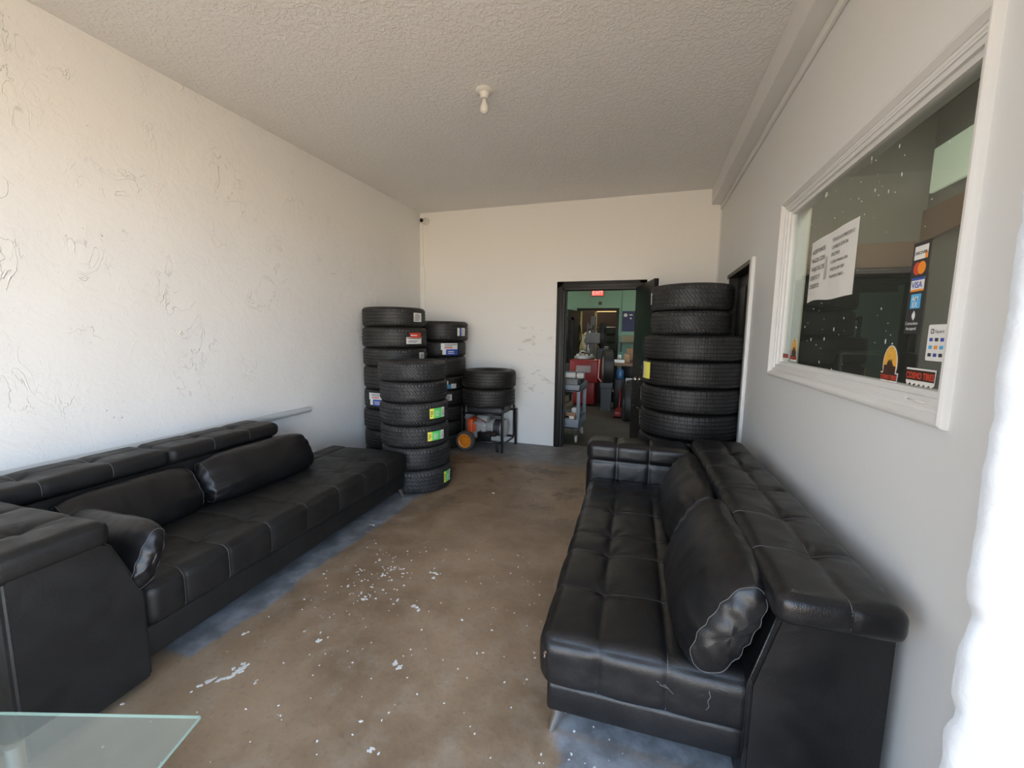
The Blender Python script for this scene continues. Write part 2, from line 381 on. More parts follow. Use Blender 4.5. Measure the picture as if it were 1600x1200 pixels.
class Cushion:
    """rounded upholstered block: rounding r, puffy faces, sewn channels and button tufts"""
    def __init__(s, x0, x1, y0, y1, z0, z1, r=.04, cell=.0095, xs=(), ys=(), tufts=(), puff=.012, depth=.010, wid=.012, wr=.003, slope=None, seed=0, zs=(), skipx=None):
        s.a = (x0, y0, z0); s.b = (x1, y1, z1); s.r = r; s.cell = cell; s.xs = xs; s.ys = ys; s.zs = zs; s.tufts = tufts
        s.puff = puff; s.depth = depth; s.wid = wid; s.wr = wr; s.slope = slope; s.seed = seed
    def disp(s, p, n):
        x, y, z = p; d = 0
        def pf(v, cuts, lo, hi):
            c = [lo] + sorted(cuts) + [hi]
            for i in range(len(c) - 1):
                if v <= c[i + 1] or i == len(c) - 2:
                    L = c[i + 1] - c[i]; t = min(1, max(0, (v - c[i]) / L)); return max(0, 1 - (2 * t - 1) ** 4)
            return 1
        ex = pf(x, s.xs, s.a[0], s.b[0]); ey = pf(y, s.ys, s.a[1], s.b[1]); ez = pf(z, s.zs, s.a[2], s.b[2])
        if abs(n.z) > .6: d += s.puff * ex * ey
        elif abs(n.x) > .6: d += s.puff * ey * ez
        else: d += s.puff * ex * ez
        if n.z > -.5:
            for c in s.xs: d -= s.depth * math.exp(-((x - c) / s.wid) ** 2) * max(0, 1 - abs(n.x) * 1.2)
            for c in s.ys: d -= s.depth * math.exp(-((y - c) / s.wid) ** 2) * max(0, 1 - abs(n.y) * 1.2) * (.75 if s.tufts else 1)
            for c in s.zs: d -= s.depth * 1.6 * math.exp(-((z - c) / (s.wid * 1.5)) ** 2) * max(0, 1 - abs(n.z) * 1.2)
            if n.z > .5:
                for (a, b) in s.tufts:
                    q = ((x - a) ** 2 + (y - b) ** 2)
                    if q < .04: d -= .013 * math.exp(-q / .0016) + .0035 * math.exp(-q / .008) * (1 + math.cos(6 * math.atan2(y - b, x - a) + a * 9))
        d += s.wr * hashn(x * 7 + s.seed, y * 7, z * 7) + s.wr * .4 * hashn(x * 22, y * 22 + s.seed, z * 22)
        return d
    def map(s, p, off=0):
        q = Vector([min(max(p[i], s.a[i] + s.r), s.b[i] - s.r) for i in range(3)]); n = Vector(p) - q
        if n.length < 1e-9: n = Vector((0, 0, 1))
        n.normalize(); m = q + n * s.r
        m = m + n * (s.disp(m, n) + off)
        if s.slope: m = s.slope(m)
        return m
    def build(s, name, mat, parent):
        N = [max(2, int(round((s.b[i] - s.a[i]) / s.cell))) for i in range(3)]
        ax = []
        for i in range(3):
            L = s.b[i] - s.a[i]; ax.append([s.a[i] + L * k / N[i] for k in range(N[i] + 1)])
        idx = {}; mb = MB()
        def g(i, j, k):
            if (i, j, k) not in idx:
                idx[(i, j, k)] = len(mb.v); mb.v.append(tuple(s.map((ax[0][i], ax[1][j], ax[2][k]))))
            return idx[(i, j, k)]
        fs = []
        for i in range(N[0]):
            for j in range(N[1]):
                fs.append((g(i, j, 0), g(i, j + 1, 0), g(i + 1, j + 1, 0), g(i + 1, j, 0)))
                fs.append((g(i, j, N[2]), g(i + 1, j, N[2]), g(i + 1, j + 1, N[2]), g(i, j + 1, N[2])))
        for i in range(N[0]):
            for k in range(N[2]):
                fs.append((g(i, 0, k), g(i + 1, 0, k), g(i + 1, 0, k + 1), g(i, 0, k + 1)))
                fs.append((g(i, N[1], k), g(i, N[1], k + 1), g(i + 1, N[1], k + 1), g(i + 1, N[1], k)))
        for j in range(N[1]):
            for k in range(N[2]):
                fs.append((g(0, j, k), g(0, j, k + 1), g(0, j + 1, k + 1), g(0, j + 1, k)))
                fs.append((g(N[0], j, k), g(N[0], j + 1, k), g(N[0], j + 1, k + 1), g(N[0], j, k + 1)))
        mb.f = fs; mb.mi = [0] * len(fs)
        return mb.build(name, mat, parent, smooth=True, fixn=False)
    def line(s, P, parent, r=.0013):
        mb = MB(); mb.tube([s.map(p, .0008) for p in P], r, 5); return mb.build('stitching', MSTITCH, parent, smooth=True)
    def seams(s, parent, ends=True, front=True):
        (x0, y0, z0), (x1, y1, z1) = s.a, s.b; st = .009
        def rng(a, b): n = max(2, int(abs(b - a) / st)); return [a + (b - a) * i / n for i in range(n + 1)]
        for c in s.xs: s.line([(c, y0, z) for z in rng(z0 + .02, z1)] + [(c, y, z1) for y in rng(y0, y1)], parent)
        for c in s.ys: s.line([(x0, c, z) for z in rng(z0 + .02, z1)] + [(x, c, z1) for x in rng(x0, x1)], parent)


def pillow(label, L, H, Th, seed, M4, cat='pillow', group=None):
    """lumbar pillow: length along local y, height z, thickness x; boxed, gathered end panels"""
    nu, nv, nc = 90, 64, 12; mb = MB()
    def sec(u, t):
        c, s_ = math.cos(t), math.sin(t); au = abs(u)
        kt = .60 + .40 * (1 - au ** 3.2); kh = .80 + .20 * (1 - au ** 5) ** .8
        x = (abs(c) ** .9) * (1 if c > 0 else -1) * Th / 2 * kt * (1 + .16 * max(0, -s_) - .10 * max(0, s_)); z = (abs(s_) ** .82) * (1 if s_ > 0 else -1) * H / 2 * kh
        w = 1 + .035 * hashn(u * 3.5 + seed, c * 1.6, s_ * 1.6) + .014 * hashn(u * 10 + seed, c * 5, s_ * 5)
        g = max(0, (au - .45) / .55) ** 1.6      # gathers run in from the end seam
        w += g * (.062 * math.sin(z * 95 + seed + 1.5 * hashn(u * 2, z * 6, seed)) * abs(c) + .045 * hashn(u * 5, z * 26 + seed, c))
        return x * w, z * (1 + (w - 1) * .5)
    rings = []
    for i in range(nu + 1):
        u = -1 + 2 * i / nu; rings.append([(sec(u, 2 * PI * j / nv)[0], u * L / 2, sec(u, 2 * PI * j / nv)[1]) for j in range(nv)])
    def cap(sg):
        out = []
        for q in range(1, nc + 1):
            k = 1 - (q / nc); rg = []
            for j in range(nv):
                x, z = sec(sg, 2 * PI * j / nv)
                y = sg * (L / 2 + .030 * (1 - k * k) + .0035 * math.sin(z * k * 85 + seed * 2 + x * 25) * (1 - k ** 4) + .003 * hashn(x * k * 14, z * k * 20, seed))
                kk = k ** .8 if q < nc else 0
                rg.append((x * kk, y, z * kk))
            out.append(rg)
        return out
    rings = cap(-1)[::-1] + rings + cap(1)
    for rg in rings: mb.v += rg
    n = len(rings); mb.f = [(i * nv + j, i * nv + (j + 1) % nv, (i + 1) * nv + (j + 1) % nv, (i + 1) * nv + j) for i in range(n - 1) for j in range(nv)]; mb.mi = [0] * len(mb.f)
    t = thing('lumbar_pillow', label, cat, group=group); t.matrix_world = M4
    cvr = mb.build('cover', MLEATH, t, smooth=True)
    for sg in (-1, 1):
        sm = MB(); sm.tube([Vector((x * 1.005, sg * L / 2, z * 1.005)) for x, z in [sec(sg, 2 * PI * j / nv) for j in range(nv)]], .0011, 5, closed=True)
        sm.build('stitching', MSTITCH, cvr, smooth=True)
    return t


def sofa(label, loc, rz, S, b0, bE, pads, xs, ys, armz, padz, arm_pad, leg_y, mat, seed=0, tuft_x=.21, basez=.115, scuffs=()):
    """local x = depth from the seat's front edge, y = along the sofa from the open end, z up"""
    t = thing('sofa', label, 'sofa', loc, rz)
    b = MB(); b.box(.025, .98, .02, S + .01, basez, .235, .02); b.build('base', mat, t, smooth=40)
    seat = Cushion(0, .80, 0, S, .225, .425, r=.052, xs=xs, ys=ys, tufts=[(tuft_x, y) for y in ys], seed=seed, puff=.009, depth=.0048, wid=.008)
    so = seat.build('seat_cushion', mat, t); seat.seams(so)
    for (P, rad, mt) in scuffs:
        for q in P: mb = MB(); mb.tube([seat.map(p, .0006) for p in q], rad, 5); mb.build('scuff_mark', mt, so, smooth=True)
    # backrest body with slanted front
    prof = [(.665, .04), (.665, .44), (.735, .70), (.76, .715), (1.0, .715), (1.02, .69), (1.02, .04)]
    bm = bmesh.new(); vs = [bm.verts.new((a, b0, c)) for a, c in prof]; f = bm.faces.new(vs)
    ext = bmesh.ops.extrude_face_region(bm, geom=[f]); bmesh.ops.translate(bm, verts=[v for v in ext['geom'] if isinstance(v, bmesh.types.BMVert)], vec=(0, bE - b0, 0))
    bmesh.ops.recalc_face_normals(bm, faces=bm.faces[:]); bmesh.ops.bevel(bm, geom=bm.edges[:], offset=.012, segments=3, affect='EDGES')
    bm.verts.index_update(); m = MB(); m.add([v.co[:] for v in bm.verts], [[v.index for v in f.verts] for f in bm.faces]); bm.free()
    bk = m.build('backrest', mat, t, smooth=35)
    w = MB()                        # piping along the end profile
    w.tube([(.662, b0 + .004, .20), (.662, b0 + .004, .44), (.732, b0 + .004, .705)], .0035, 6); w.build('piping', mat, bk, smooth=True)
    for i, (p0, p1) in enumerate(pads):
        c = Cushion(.69, 1.0, p0, p1, padz - .095, padz, r=.036, cell=.010, xs=(.865,), ys=[p0 + (p1 - p0) * q for q in (.33, .66)],
                    tufts=[(.865, p0 + (p1 - p0) * q) for q in (.33, .66)], puff=.0045, depth=.0028, wid=.008, seed=seed + i * 3.3)
        po = c.build('headrest', mat, t); c.seams(po)
    if arm_pad:        # high arm: same profile as the back, turned across the sofa
        prof = [(S + .0, .03), (S + .0, .42), (S + .10, .68), (S + .13, .70), (S + .39, .70), (S + .40, .68), (S + .40, .03)]
        bm = bmesh.new(); vs = [bm.verts.new((-.01, a, c)) for a, c in prof]; f = bm.faces.new(vs)
        ext = bmesh.ops.extrude_face_region(bm, geom=[f]); bmesh.ops.translate(bm, verts=[v for v in ext['geom'] if isinstance(v, bmesh.types.BMVert)], vec=(1.01, 0, 0))
        bmesh.ops.recalc_face_normals(bm, faces=bm.faces[:]); bmesh.ops.bevel(bm, geom=bm.edges[:], offset=.014, segments=3, affect='EDGES')
        bm.verts.index_update(); m = MB(); m.add([v.co[:] for v in bm.verts], [[v.index for v in f.verts] for f in bm.faces]); bm.free()
        m.build('arm', mat, t, smooth=35)
        c = Cushion(-.015, .64, S + .10, S + .43, armz - .10, armz, r=.034, cell=.010, xs=(.18, .45), ys=(), tufts=[(.18, S + .26), (.45, S + .26)], puff=.007, depth=.0042, wid=.008, seed=seed + 9)
        po = c.build('arm_headrest', mat, t); c.seams(po)
    else:
        c = Cushion(-.03, .70, S - .005, S + .24, .225, armz, r=.05, cell=.010, xs=(.19, .42), ys=(), zs=(.56,), tufts=(), puff=.009, depth=.0045, wid=.010, seed=seed + 5)
        ao = c.build('arm', mat, t)
        for x in (.19, .42): c.line([(x, S - .005, z / 100) for z in range(24, int(armz * 100))] + [(x, S - .005 + y / 100, armz) for y in range(0, 25)], ao)
    for (lx, ly) in leg_y:
        m = MB(); m.tube([(lx, ly, basez + .005), (lx - .012, ly - .012, .06), (lx - .03, ly - .03, .0)], [.030, .020, .012], 12); m.build('leg', MCHROME, t, smooth=60)
    return t


# ------------------------------------------------------------------ the setting
L, R, D, H = -3.1015, .7568, 5.4057, 3.16
Y0 = -.6
m = MB(); m.box(L - .2, 1.2, Y0 - .3, D + .14, -.1, 0); fl = struct(m.build('floor', MFLOOR))
# left wall, gently uneven
m = MB(); ny, nz = 150, 80
for i in range(ny + 1):
    for j in range(nz + 1):
        y = Y0 + (D - Y0) * i / ny; z = H * j / nz
        m.v.append((L + .008 * hashn(y * 1.3, z * 1.3, 3) + .004 * hashn(y * 4, z * 4, 9), y, z))
m.f = [(i * (nz + 1) + j, (i + 1) * (nz + 1) + j, (i + 1) * (nz + 1) + j + 1, i * (nz + 1) + j + 1) for i in range(ny) for j in range(nz)]
m.mi = [0] * len(m.f)
m.box(L - .2, L - .02, Y0, D, 0, H)
struct(m.build('wall_left', MW_L, smooth=40, fixn=False))
dL, dR, dT = -1.033, -.100, 2.085
m = MB(); m.box(L - .2, dL, D, D + .14, 0, H); m.box(dR, 1.0, D, D + .14, 0, H); m.box(dL, dR, D, D + .14, dT, H)
struct(m.build('wall_back', MW_B))
wy0, wy1, wz0, wz1 = 1.40, 2.93, 1.315, 2.245
ey0, ey1, ez = 3.69, 4.66, 2.085
TW = .12
m = MB(); m.box(R, R + TW, .85, wy0, 0, H); m.box(R, R + TW, wy0, wy1, 0, wz0); m.box(R, R + TW, wy0, wy1, wz1, H)
m.box(R, R + TW, wy1, ey0, 0, H); m.box(R, R + TW, ey0, ey1, ez, H); m.box(R, R + TW, ey1, D, 0, H)
struct(m.build('wall_right', MW_R))
m = MB(); m.box(L - .2, R + TW, Y0, D + .14, H, H + .12); struct(m.build('ceiling', MCEIL))
m = MB(); m.box(L - .2, 3, Y0 - .15, Y0, 2.62, H + .12); m.box(L - .2, -1.9, Y0 - .15, Y0, 0, 2.62); struct(m.build('wall_front_and_shade_stub', MW_L))  # header, plus an unseen left stub added to shade the near left wall
# rough jamb of the shopfront opening
m = MB(); nz = 220; nx = 40; dpt = (.85, 1.0)
def jx(z):
    e = .5355 + .006 * hashn(z * 9, 1, 1) + .004 * hashn(z * 30, 2, 2)
    for zc, a, w in ((1.03, .016, .035), (.86, .010, .02), (.62, .006, .02)): e += a * math.exp(-((z - zc) / w) ** 2)
    return e
for k in range(nz + 1):
    z = H * k / nz
    for i in range(nx + 1):
        x = jx(z) + (1.6 - jx(z)) * (i / nx) ** 1.6
        m.v.append((x, .85 + .010 * hashn(x * 8, z * 8, 5) + .006 * hashn(x * 22, z * 22, 5) + (.012 * math.exp(-(i / 1.2) ** 2)), z))
m.f = [(k * (nx + 1) + i, k * (nx + 1) + i + 1, (k + 1) * (nx + 1) + i + 1, (k + 1) * (nx + 1) + i) for k in range(nz) for i in range(nx)]
b0 = len(m.v)
for k in range(nz + 1):
    z = H * k / nz; m.v.append((jx(z) + .16, 1.0, z))
m.f += [(k * (nx + 1), (k + 1) * (nx + 1), b0 + k + 1, b0 + k) for k in range(nz)]
m.mi = [0] * len(m.f); m.box(.66, R + .05, .90, 1.0, 0, H); m.box(R + .05, 1.6, .90, 1.0, 0, H)
struct(m.build('wall_front_jamb', MW_P, smooth=50, fixn=False))['label'] = 'rough white plastered edge of the shopfront opening at the right'
# beam in the ceiling corner
m = MB(); n = 60; prof = [(R - .117, H), (R - .112, 2.985), (R, 2.975), (R, H)]
for i in range(n + 1):
    y = 1.0 + (D - 1.0) * i / n
    for (x, z) in prof: m.v.append((x + (.003 * hashn(y * 3, x * 9, z) if x < R - .01 else 0), y, z + (.003 * hashn(y * 4, x, 7) if z < H - .01 else 0)))
m.f = [(i * 4 + j, (i + 1) * 4 + j, (i + 1) * 4 + (j + 1) % 4, i * 4 + (j + 1) % 4) for i in range(n) for j in range(4)] + [(0, 1, 2, 3), (n * 4 + 3, n * 4 + 2, n * 4 + 1, n * 4)]
m.mi = [0] * len(m.f); struct(m.build('trim_1', MTRIM))
m = MB(); m.box(R - .022, R, 1.0, D, 2.925, 2.975, .006); m.box(R - .012, R, D - .012, D, 0, 2.93); struct(m.build('trim_2', MTRIM, smooth=40))
m = MB(); m.box(R - .024, R + .005, ey0 - .075, ey0 - .005, 0, 2.10, .006); struct(m.build('trim_3', MTRIM, smooth=40))
m = MB(); m.box(L, L + .05, D - .02, D, 0, 3.02, .004); m.box(L, L + .068, D - .028, D, 0, 2.42, .004); struct(m.build('trim_4', MW_B, smooth=40))

# --- window_1 (right wall)
wroot = bpy.data.objects.new('window_1', None); C.objects.link(wroot); wroot.location = (R, 2.18, wz0); struct(wroot)
wroot['label'] = 'wide fixed office window with a white moulded frame in the right wall'
def wchild(m, name, mat, smooth=False):
    o = m.build(name, mat, wroot, smooth=smooth); o.location = (-R, -2.18, -wz0); return o
oy0, oy1, oz0, oz1 = 1.350, 2.987, 1.264, 2.300
def mitred(mb, ya, yb, za, zb, prof):
    """moulding profile (inset, x) carried round the rectangle with mitred corners"""
    n = len(prof); b = []
    for (sy_, sz_) in ((0, 0), (1, 0), (1, 1), (0, 1)):
        for (q, x) in prof: b.append((x, (yb - q) if sy_ else (ya + q), (zb - q) if sz_ else (za + q)))
    mb.add(b, [(k * n + i, ((k + 1) % 4) * n + i, ((k + 1) % 4) * n + (i + 1) % n, k * n + (i + 1) % n) for k in range(4) for i in range(n)])
def casing(mb, ya, yb, za, zb, w, x0, x1, bev):
    mb.box(x0, x1, ya, yb, zb - w, zb, bev); mb.box(x0, x1, ya, yb, za, za + w, bev)
    mb.box(x0, x1, ya, ya + w, za, zb, bev); mb.box(x0, x1, yb - w, yb, za, zb, bev)
m = MB(); mitred(m, oy0, oy1, oz0, oz1, [(0, R + .01), (0, R - .008), (.004, R - .017), (.011, R - .021), (.019, R - .020), (.027, R - .012), (.034, R - .006), (.034, R + .01)]); wchild(m, 'window_casing', MTRIM, 35)
m = MB(); mitred(m, oy0, oy1, oz0, oz1, [(.033, R + .05), (.033, R - .002), (.045, R - .003), (.055, R + .006), (.072, R + .007), (.072, R + .020), (.090, R + .022), (.092, R + .05)]); wchild(m, 'window_frame', MTRIM, 35)
m = MB(); m.box(R + .034, R + .040, oy0 + .07, oy1 - .07, oz0 + .07, oz1 - .07); wchild(m, 'window_pane', MGLASS)
m = MB()
rnd = random.Random(3)
for i in range(95):
    y = rnd.uniform(1.5, 2.88); z = rnd.choice([rnd.uniform(1.38, 2.2), rnd.gauss(1.5, .12), rnd.gauss(2.05, .1)])
    if not 1.36 < z < 2.19: continue
    w = rnd.uniform(.0008, .0026); h = w * rnd.choice([1, 1.4, 4]); k = 6
    poly = [(y + w * math.cos(2 * PI * q / k) * rnd.uniform(.6, 1.2), z + h * math.sin(2 * PI * q / k) * rnd.uniform(.6, 1.2)) for q in range(k)]
    m.prism(poly, R + .0325, R + .034, 'x')
m.prism([(2.44 + .013 * math.cos(a * .9), 2.178 + .012 * math.sin(a * .9)) for a in range(7)], R + .0325, R + .034, 'x')
o = wchild(m, 'paint_flecks', MFLECK); o['kind'] = 'stuff'
m = MB(); m.tube([(R - .028, 1.40, 1.327), (R - .035, 1.47, 1.331)], .0022, 6); m.tube([(R - .035, 1.47, 1.331), (R - .0355, 1.474, 1.331)], .005, 8); wchild(m, 'nail', MTRIM, True)

# --- decals on the pane
GX = R + .0335
def decal(name, label, cat, y, z):
    t = thing(name, label, cat, (GX, y, z)); return t
def dquad(mb, y0, z0, y1, z1, lift, mat=0, rad=0.0, x=0):
    """local coords: y' runs to the viewer's right (-y), lift off the glass toward the room (-x)"""
    if rad <= 0: poly = [(-y0, z0), (-y1, z0), (-y1, z1), (-y0, z1)]
    else:
        poly = []
        for cx_, cz_, a0 in ((y1 - rad, z1 - rad, 0), (y0 + rad, z1 - rad, 90), (y0 + rad, z0 + rad, 180), (y1 - rad, z0 + rad, 270)):
            for q in range(5): a = math.radians(a0 + q * 22.5); poly.append((-(cx_ + rad * math.cos(a)), cz_ + rad * math.sin(a)))
    mb.prism(poly, -lift - .0003, -lift, 'x', mat)
def dtext(body, size, mat, parent, y, z, lift=.0014, align='LEFT', name='lettering', sx_=1.0, bold=0, rot=0):
    M4 = Matrix(((0, 0, -1, -lift), (-1, 0, 0, -y), (0, 1, 0, z), (0, 0, 0, 1))) @ Matrix.Rotation(rot, 4, 'Z') @ Matrix.Diagonal((sx_, 1, 1, 1))
    return text(body, size, mat, name, parent, M4, align, .0001, bold)
def disc(mb, y, z, r, lift, mat, n=24): mb.prism([(-(y + r * math.cos(2 * PI * q / n)), z + r * math.sin(2 * PI * q / n)) for q in range(n)], -lift - .0003, -lift, 'x', mat)

# paper notice
t = decal('paper_notice', 'white paper notice with two columns of typing taped inside the office window', 'notice', 2.56, 1.676)
m = MB(); nx = 24
pw, ph = .50, .30
for i in range(nx + 1):
    u = i / nx; dz = .010 * math.sin(u * 7) * (1 - u)
    for j in (0, 1):
        m.v.append((-.0012 - .004 * math.sin(u * PI * 2) ** 2, -u * pw + (.004 * math.sin(j * 3)), (j * ph) + (dz if j == 0 else 0) + .006 * (u if j else 0)))
m.f = [(i * 2, i * 2 + 1, i * 2 + 3, i * 2 + 2) for i in range(nx)]; m.mi = [0] * nx
pp = m.build('sheet', MPAPER, t)
for i, s_ in enumerate(['ACEPTAMOS', 'PAGOS CON', 'TARJETAS DE', 'DEBITO Y', 'CREDITO']): dtext(s_, .030, MINK, t, .03, .235 - i * .042, .0068, sx_=.95)
for i, s_ in enumerate(['TODOS LOS PRECIOS O', 'CAMBIOS SON EN', 'EFECTIVO', 'SI DESEA PAGAR CON', 'TARJETA HAY QUE', 'PAGAR EL CARGO ...']): dtext(s_, .021 if i < 3 else .018, MINK, t, .265, .253 - i * .032, .0068, sx_=.95)
m = MB(); dquad(m, .20, .095, .222, .20, .0066); m.build('tape', plain('clear_tape', (.5, .5, .5), .3), t)

# card strip
t = decal('card_sticker', 'tall black sticker of payment card logos on the office window', 'sticker', 1.663, 1.545)
m = MB(); dquad(m, -.006, -.03, .076, .25, .0008, 0); m.build('backing', MINK, t)
m = MB(); dquad(m, .004, .197, .070, .238, .0014, 0); dquad(m, .058, .197, .070, .215, .0017, 1); m.build('badge', [MWHITE, MORANGE], t)
dtext('DISCOVER', .0125, MINK, t, .008, .212, .0021, bold=.0003)
m = MB(); disc(m, .026, .170, .0195, .0014, 0); disc(m, .048, .170, .0195, .0017, 1); m.build('badge', [MRED, MORANGE], t)
m = MB(); dquad(m, .004, .100, .070, .142, .0014, 0); dquad(m, .004, .134, .070, .142, .0017, 1); dquad(m, .004, .100, .070, .106, .0017, 2); m.build('badge', [MWHITE, MBLUE, MORANGE], t)
dtext('VISA', .026, MBLUE, t, .009, .111, .0021, bold=.0005)
m = MB(); dquad(m, .012, .048, .062, .092, .0014, 0); m.build('badge', MLBLUE, t)
dtext('AM', .022, MWHITE, t, .018, .071, .0019, bold=.0003); dtext('EX', .022, MWHITE, t, .022, .052, .0019, bold=.0003)
m = MB()
for q in range(4):
    r_ = .006 + q * .004; m.tube([(-.0016, -(.024 + r_ * math.cos(a / 10)), .026 + r_ * math.sin(a / 10)) for a in range(-9, 10, 3)], .0009, 4)
m.build('contactless_mark', MWHITE, t)
dtext('Contactless', .0135, MWHITE, t, -.002, -.002, .0016); dtext('Accepted', .0135, MWHITE, t, .004, -.018, .0016)

t = decal('payment_sticker', 'white rounded payment sticker low at the near edge of the office window', 'sticker', 1.545, 1.437)
m = MB(); dquad(m, 0, 0, .085, .104, .0008, 0, .006); m.build('backing', MWHITE, t)
m = MB(); dquad(m, .012, .078, .026, .092, .0014, 0, .003); dquad(m, .015, .081, .023, .089, .0017, 1, .001); dquad(m, .0175, .0835, .0205, .0865, .002, 0); m.build('square_mark', [MINK, MWHITE], t)
dtext('Square', .0145, MINK, t, .030, .080, .0014)
m = MB()
for r_ in range(3):
    for q in range(3):
        y = .010 + q * .024; z = .056 - r_ * .022
        dquad(m, y, z, y + .015, z + .010, .0014, [0, 3, 0, 1, 2, 1, 3, 0, 3][r_ * 3 + q], .002)
m.build('card_marks', [MBLUE, MLBLUE, MORANGE, MDGREY], t)

MSUN = plain('sunset_orange', (.85, .42, .06), .5, noise=.35, nscale=45); MSIL = plain('silhouette_brown', (.045, .02, .012), .5)
def cosmo(label, y, z, s, dome=True, txt='COSMO TIRES', tilt=0.0):
    t = decal('shop_sticker', label, 'sticker', y, z)
    m = MB()
    tw = .105 * s; z0 = 0
    poly = []
    n = 18
    for i in range(n + 1): poly.append((-(i / n * tw), z0 - (.004 + .013 * abs(math.sin(i * 2.1)) * (1 - .3 * (i % 3))) * s))
    poly += [(-tw - .003, z0 + .030 * s), (.003, z0 + .030 * s)]
    m.prism(poly, -.0010, -.0007, 'x', 0)
    if dome:
        cx_ = tw / 2; a_, b_ = .042 * s, .062 * s; cz = z0 + .060 * s
        m.prism([(-(cx_ + (a_ + .003) * math.cos(q * PI / 16)), cz + (b_ + .003) * math.sin(q * PI / 16)) for q in range(32)], -.0014, -.0011, 'x', 0)
    m.build('backing', MWHITE, t)
    if dome:
        m = MB(); m.prism([(-(cx_ + a_ * math.cos(q * PI / 16)), cz + b_ * math.sin(q * PI / 16)) for q in range(32)], -.0018, -.0015, 'x', 0)
        m.build('sunset', MSUN, t)
        m = MB(); pts = [(-.36, .0), (-.34, .032), (-.2, .030), (-.12, .045), (-.05, .052), (.0, .044), (.06, .054), (.13, .042), (.22, .030), (.36, .028), (.37, 0)]
        m.prism([(-(cx_ + a * .105 * s), z0 + .024 * s + b * s) for a, b in pts], -.0022, -.0019, 'x', 0); m.build('silhouette', MSIL, t)
    m = MB(); m.prism([(0, z0 + .002), (-tw, z0 + .002), (-tw, z0 + .026 * s), (0, z0 + .026 * s)], -.0025, -.0022, 'x'); m.build('banner', MSIL, t)
    dtext(txt, .0205 * s if txt.startswith('COSMO T') else .026 * s, MRED, t, .002, z0 + .006 * s, .0028, sx_=.80, bold=.0006)
    return t
cosmo('round sunset shop sticker between the card logos and the window sill', 1.775, 1.358, .95)
t2 = cosmo('red lettered shop sticker with jagged edge at the near bottom corner of the window', 1.625, 1.372, 1.3, dome=False)
cosmo('small sunset shop sticker at the far bottom corner of the window', 2.74, 1.375, .95)
cosmo('small red lettered shop sticker beside the window frame at the far corner', 2.875, 1.378, .95, dome=False)

# --- office behind the window
MOFF = plain('office_grey_wall', (.20, .20, .175), .7)
ox0, ox1, oya, oyb = R + TW, 1.66, 1.0, 3.42
m = MB(); m.box(ox0, ox1 + .1, oyb, oyb + .05, 0, 2.95); struct(m.build('wall_office_back', MOFF))
m = MB(); m.box(ox1, ox1 + .1, oya, oyb, 0, 2.95); struct(m.build('wall_office_side', MOFF))
m = MB(); m.box(ox0, ox1 + .1, oya - .02, oya + .03, 0, 2.95); struct(m.build('wall_office_near', MOFF))
m = MB(); m.box(ox0, ox1 + .1, oya, oyb, 2.9, 2.95); struct(m.build('ceiling_office', plain('dark_office_ceiling', (.13, .135, .12), .8)))
m = MB(); m.box(ox0, ox1 + .1, oya, oyb, -.1, 0); struct(m.build('floor_office', MWFLOOR))
m = MB(); m.box(R + .055, R + .135, 2.955, 2.985, 1.30, 2.3); struct(m.build('trim_5', MCREAM))
t = thing('dark_reflection_panel', 'large black panel added behind the office window as a dark reflection, under a brown board', 'panel', (1.3, 3.38, 1.1))  # added panel imitates the dark reflection of back door and tires in the pane
m = MB(); m.box(-.40, .345, -.03, .03, -.9, .83, .01); m.build('slab', plain('black_gloss', (.006, .012, .010), .25), t, smooth=40)
m = MB(); m.box(-.40, .345, -.035, .035, .79, .835, .004); m.box(.315, .35, -.04, .03, -.9, .83, .004); m.build('frame', MBLACK, t, smooth=40)
m = MB(); m.box(.93, 1.655, 3.36, 3.42, 1.955, 2.11, .004); tag(m.build('wood_board', MWOOD, smooth=40), 'brown wooden board above the black panel in the office', 'board')
m = MB(); m.prism([(3.40, 2.10), (3.40, 2.30), (2.3, 2.33), (2.3, 2.20)], ox1 - .03, ox1, 'x'); tag(m.build('wood_beam', MWOOD), 'brown wooden beam along the office side wall below the pale screen', 'beam')
m = MB(); m.box(ox1 - .02, ox1, 2.72, 3.38, 2.40, 2.66); tag(m.build('light_panel', emit_mat('pale_green_lit_panel', (.52, .60, .46), .42)), 'pale green lit panel high in the office behind the window', 'light panel')
t = thing('office_chair', 'dark high-backed chair standing in the office before the black panel', 'chair', (1.32, 2.85, 0))
m = MB(); m.box(-.22, .22, -.22, .22, .44, .52, .03); m.build('seat', MBLACK, t, smooth=40)
m = MB(); m.box(-.20, .20, .17, .24, .56, 1.42, .03); m.build('backrest', MBLACK, t, smooth=40)
m = MB(); m.tube([(0, 0, .06), (0, 0, .45)], .03); m.build('post', MDGREY, t, smooth=True)
m = MB()
for q in range(5): a = q * 2 * PI / 5; m.tube([(0, 0, .07), (.24 * math.cos(a), .24 * math.sin(a), .02)], .02, 8)
m.build('base', MDGREY, t, smooth=True)

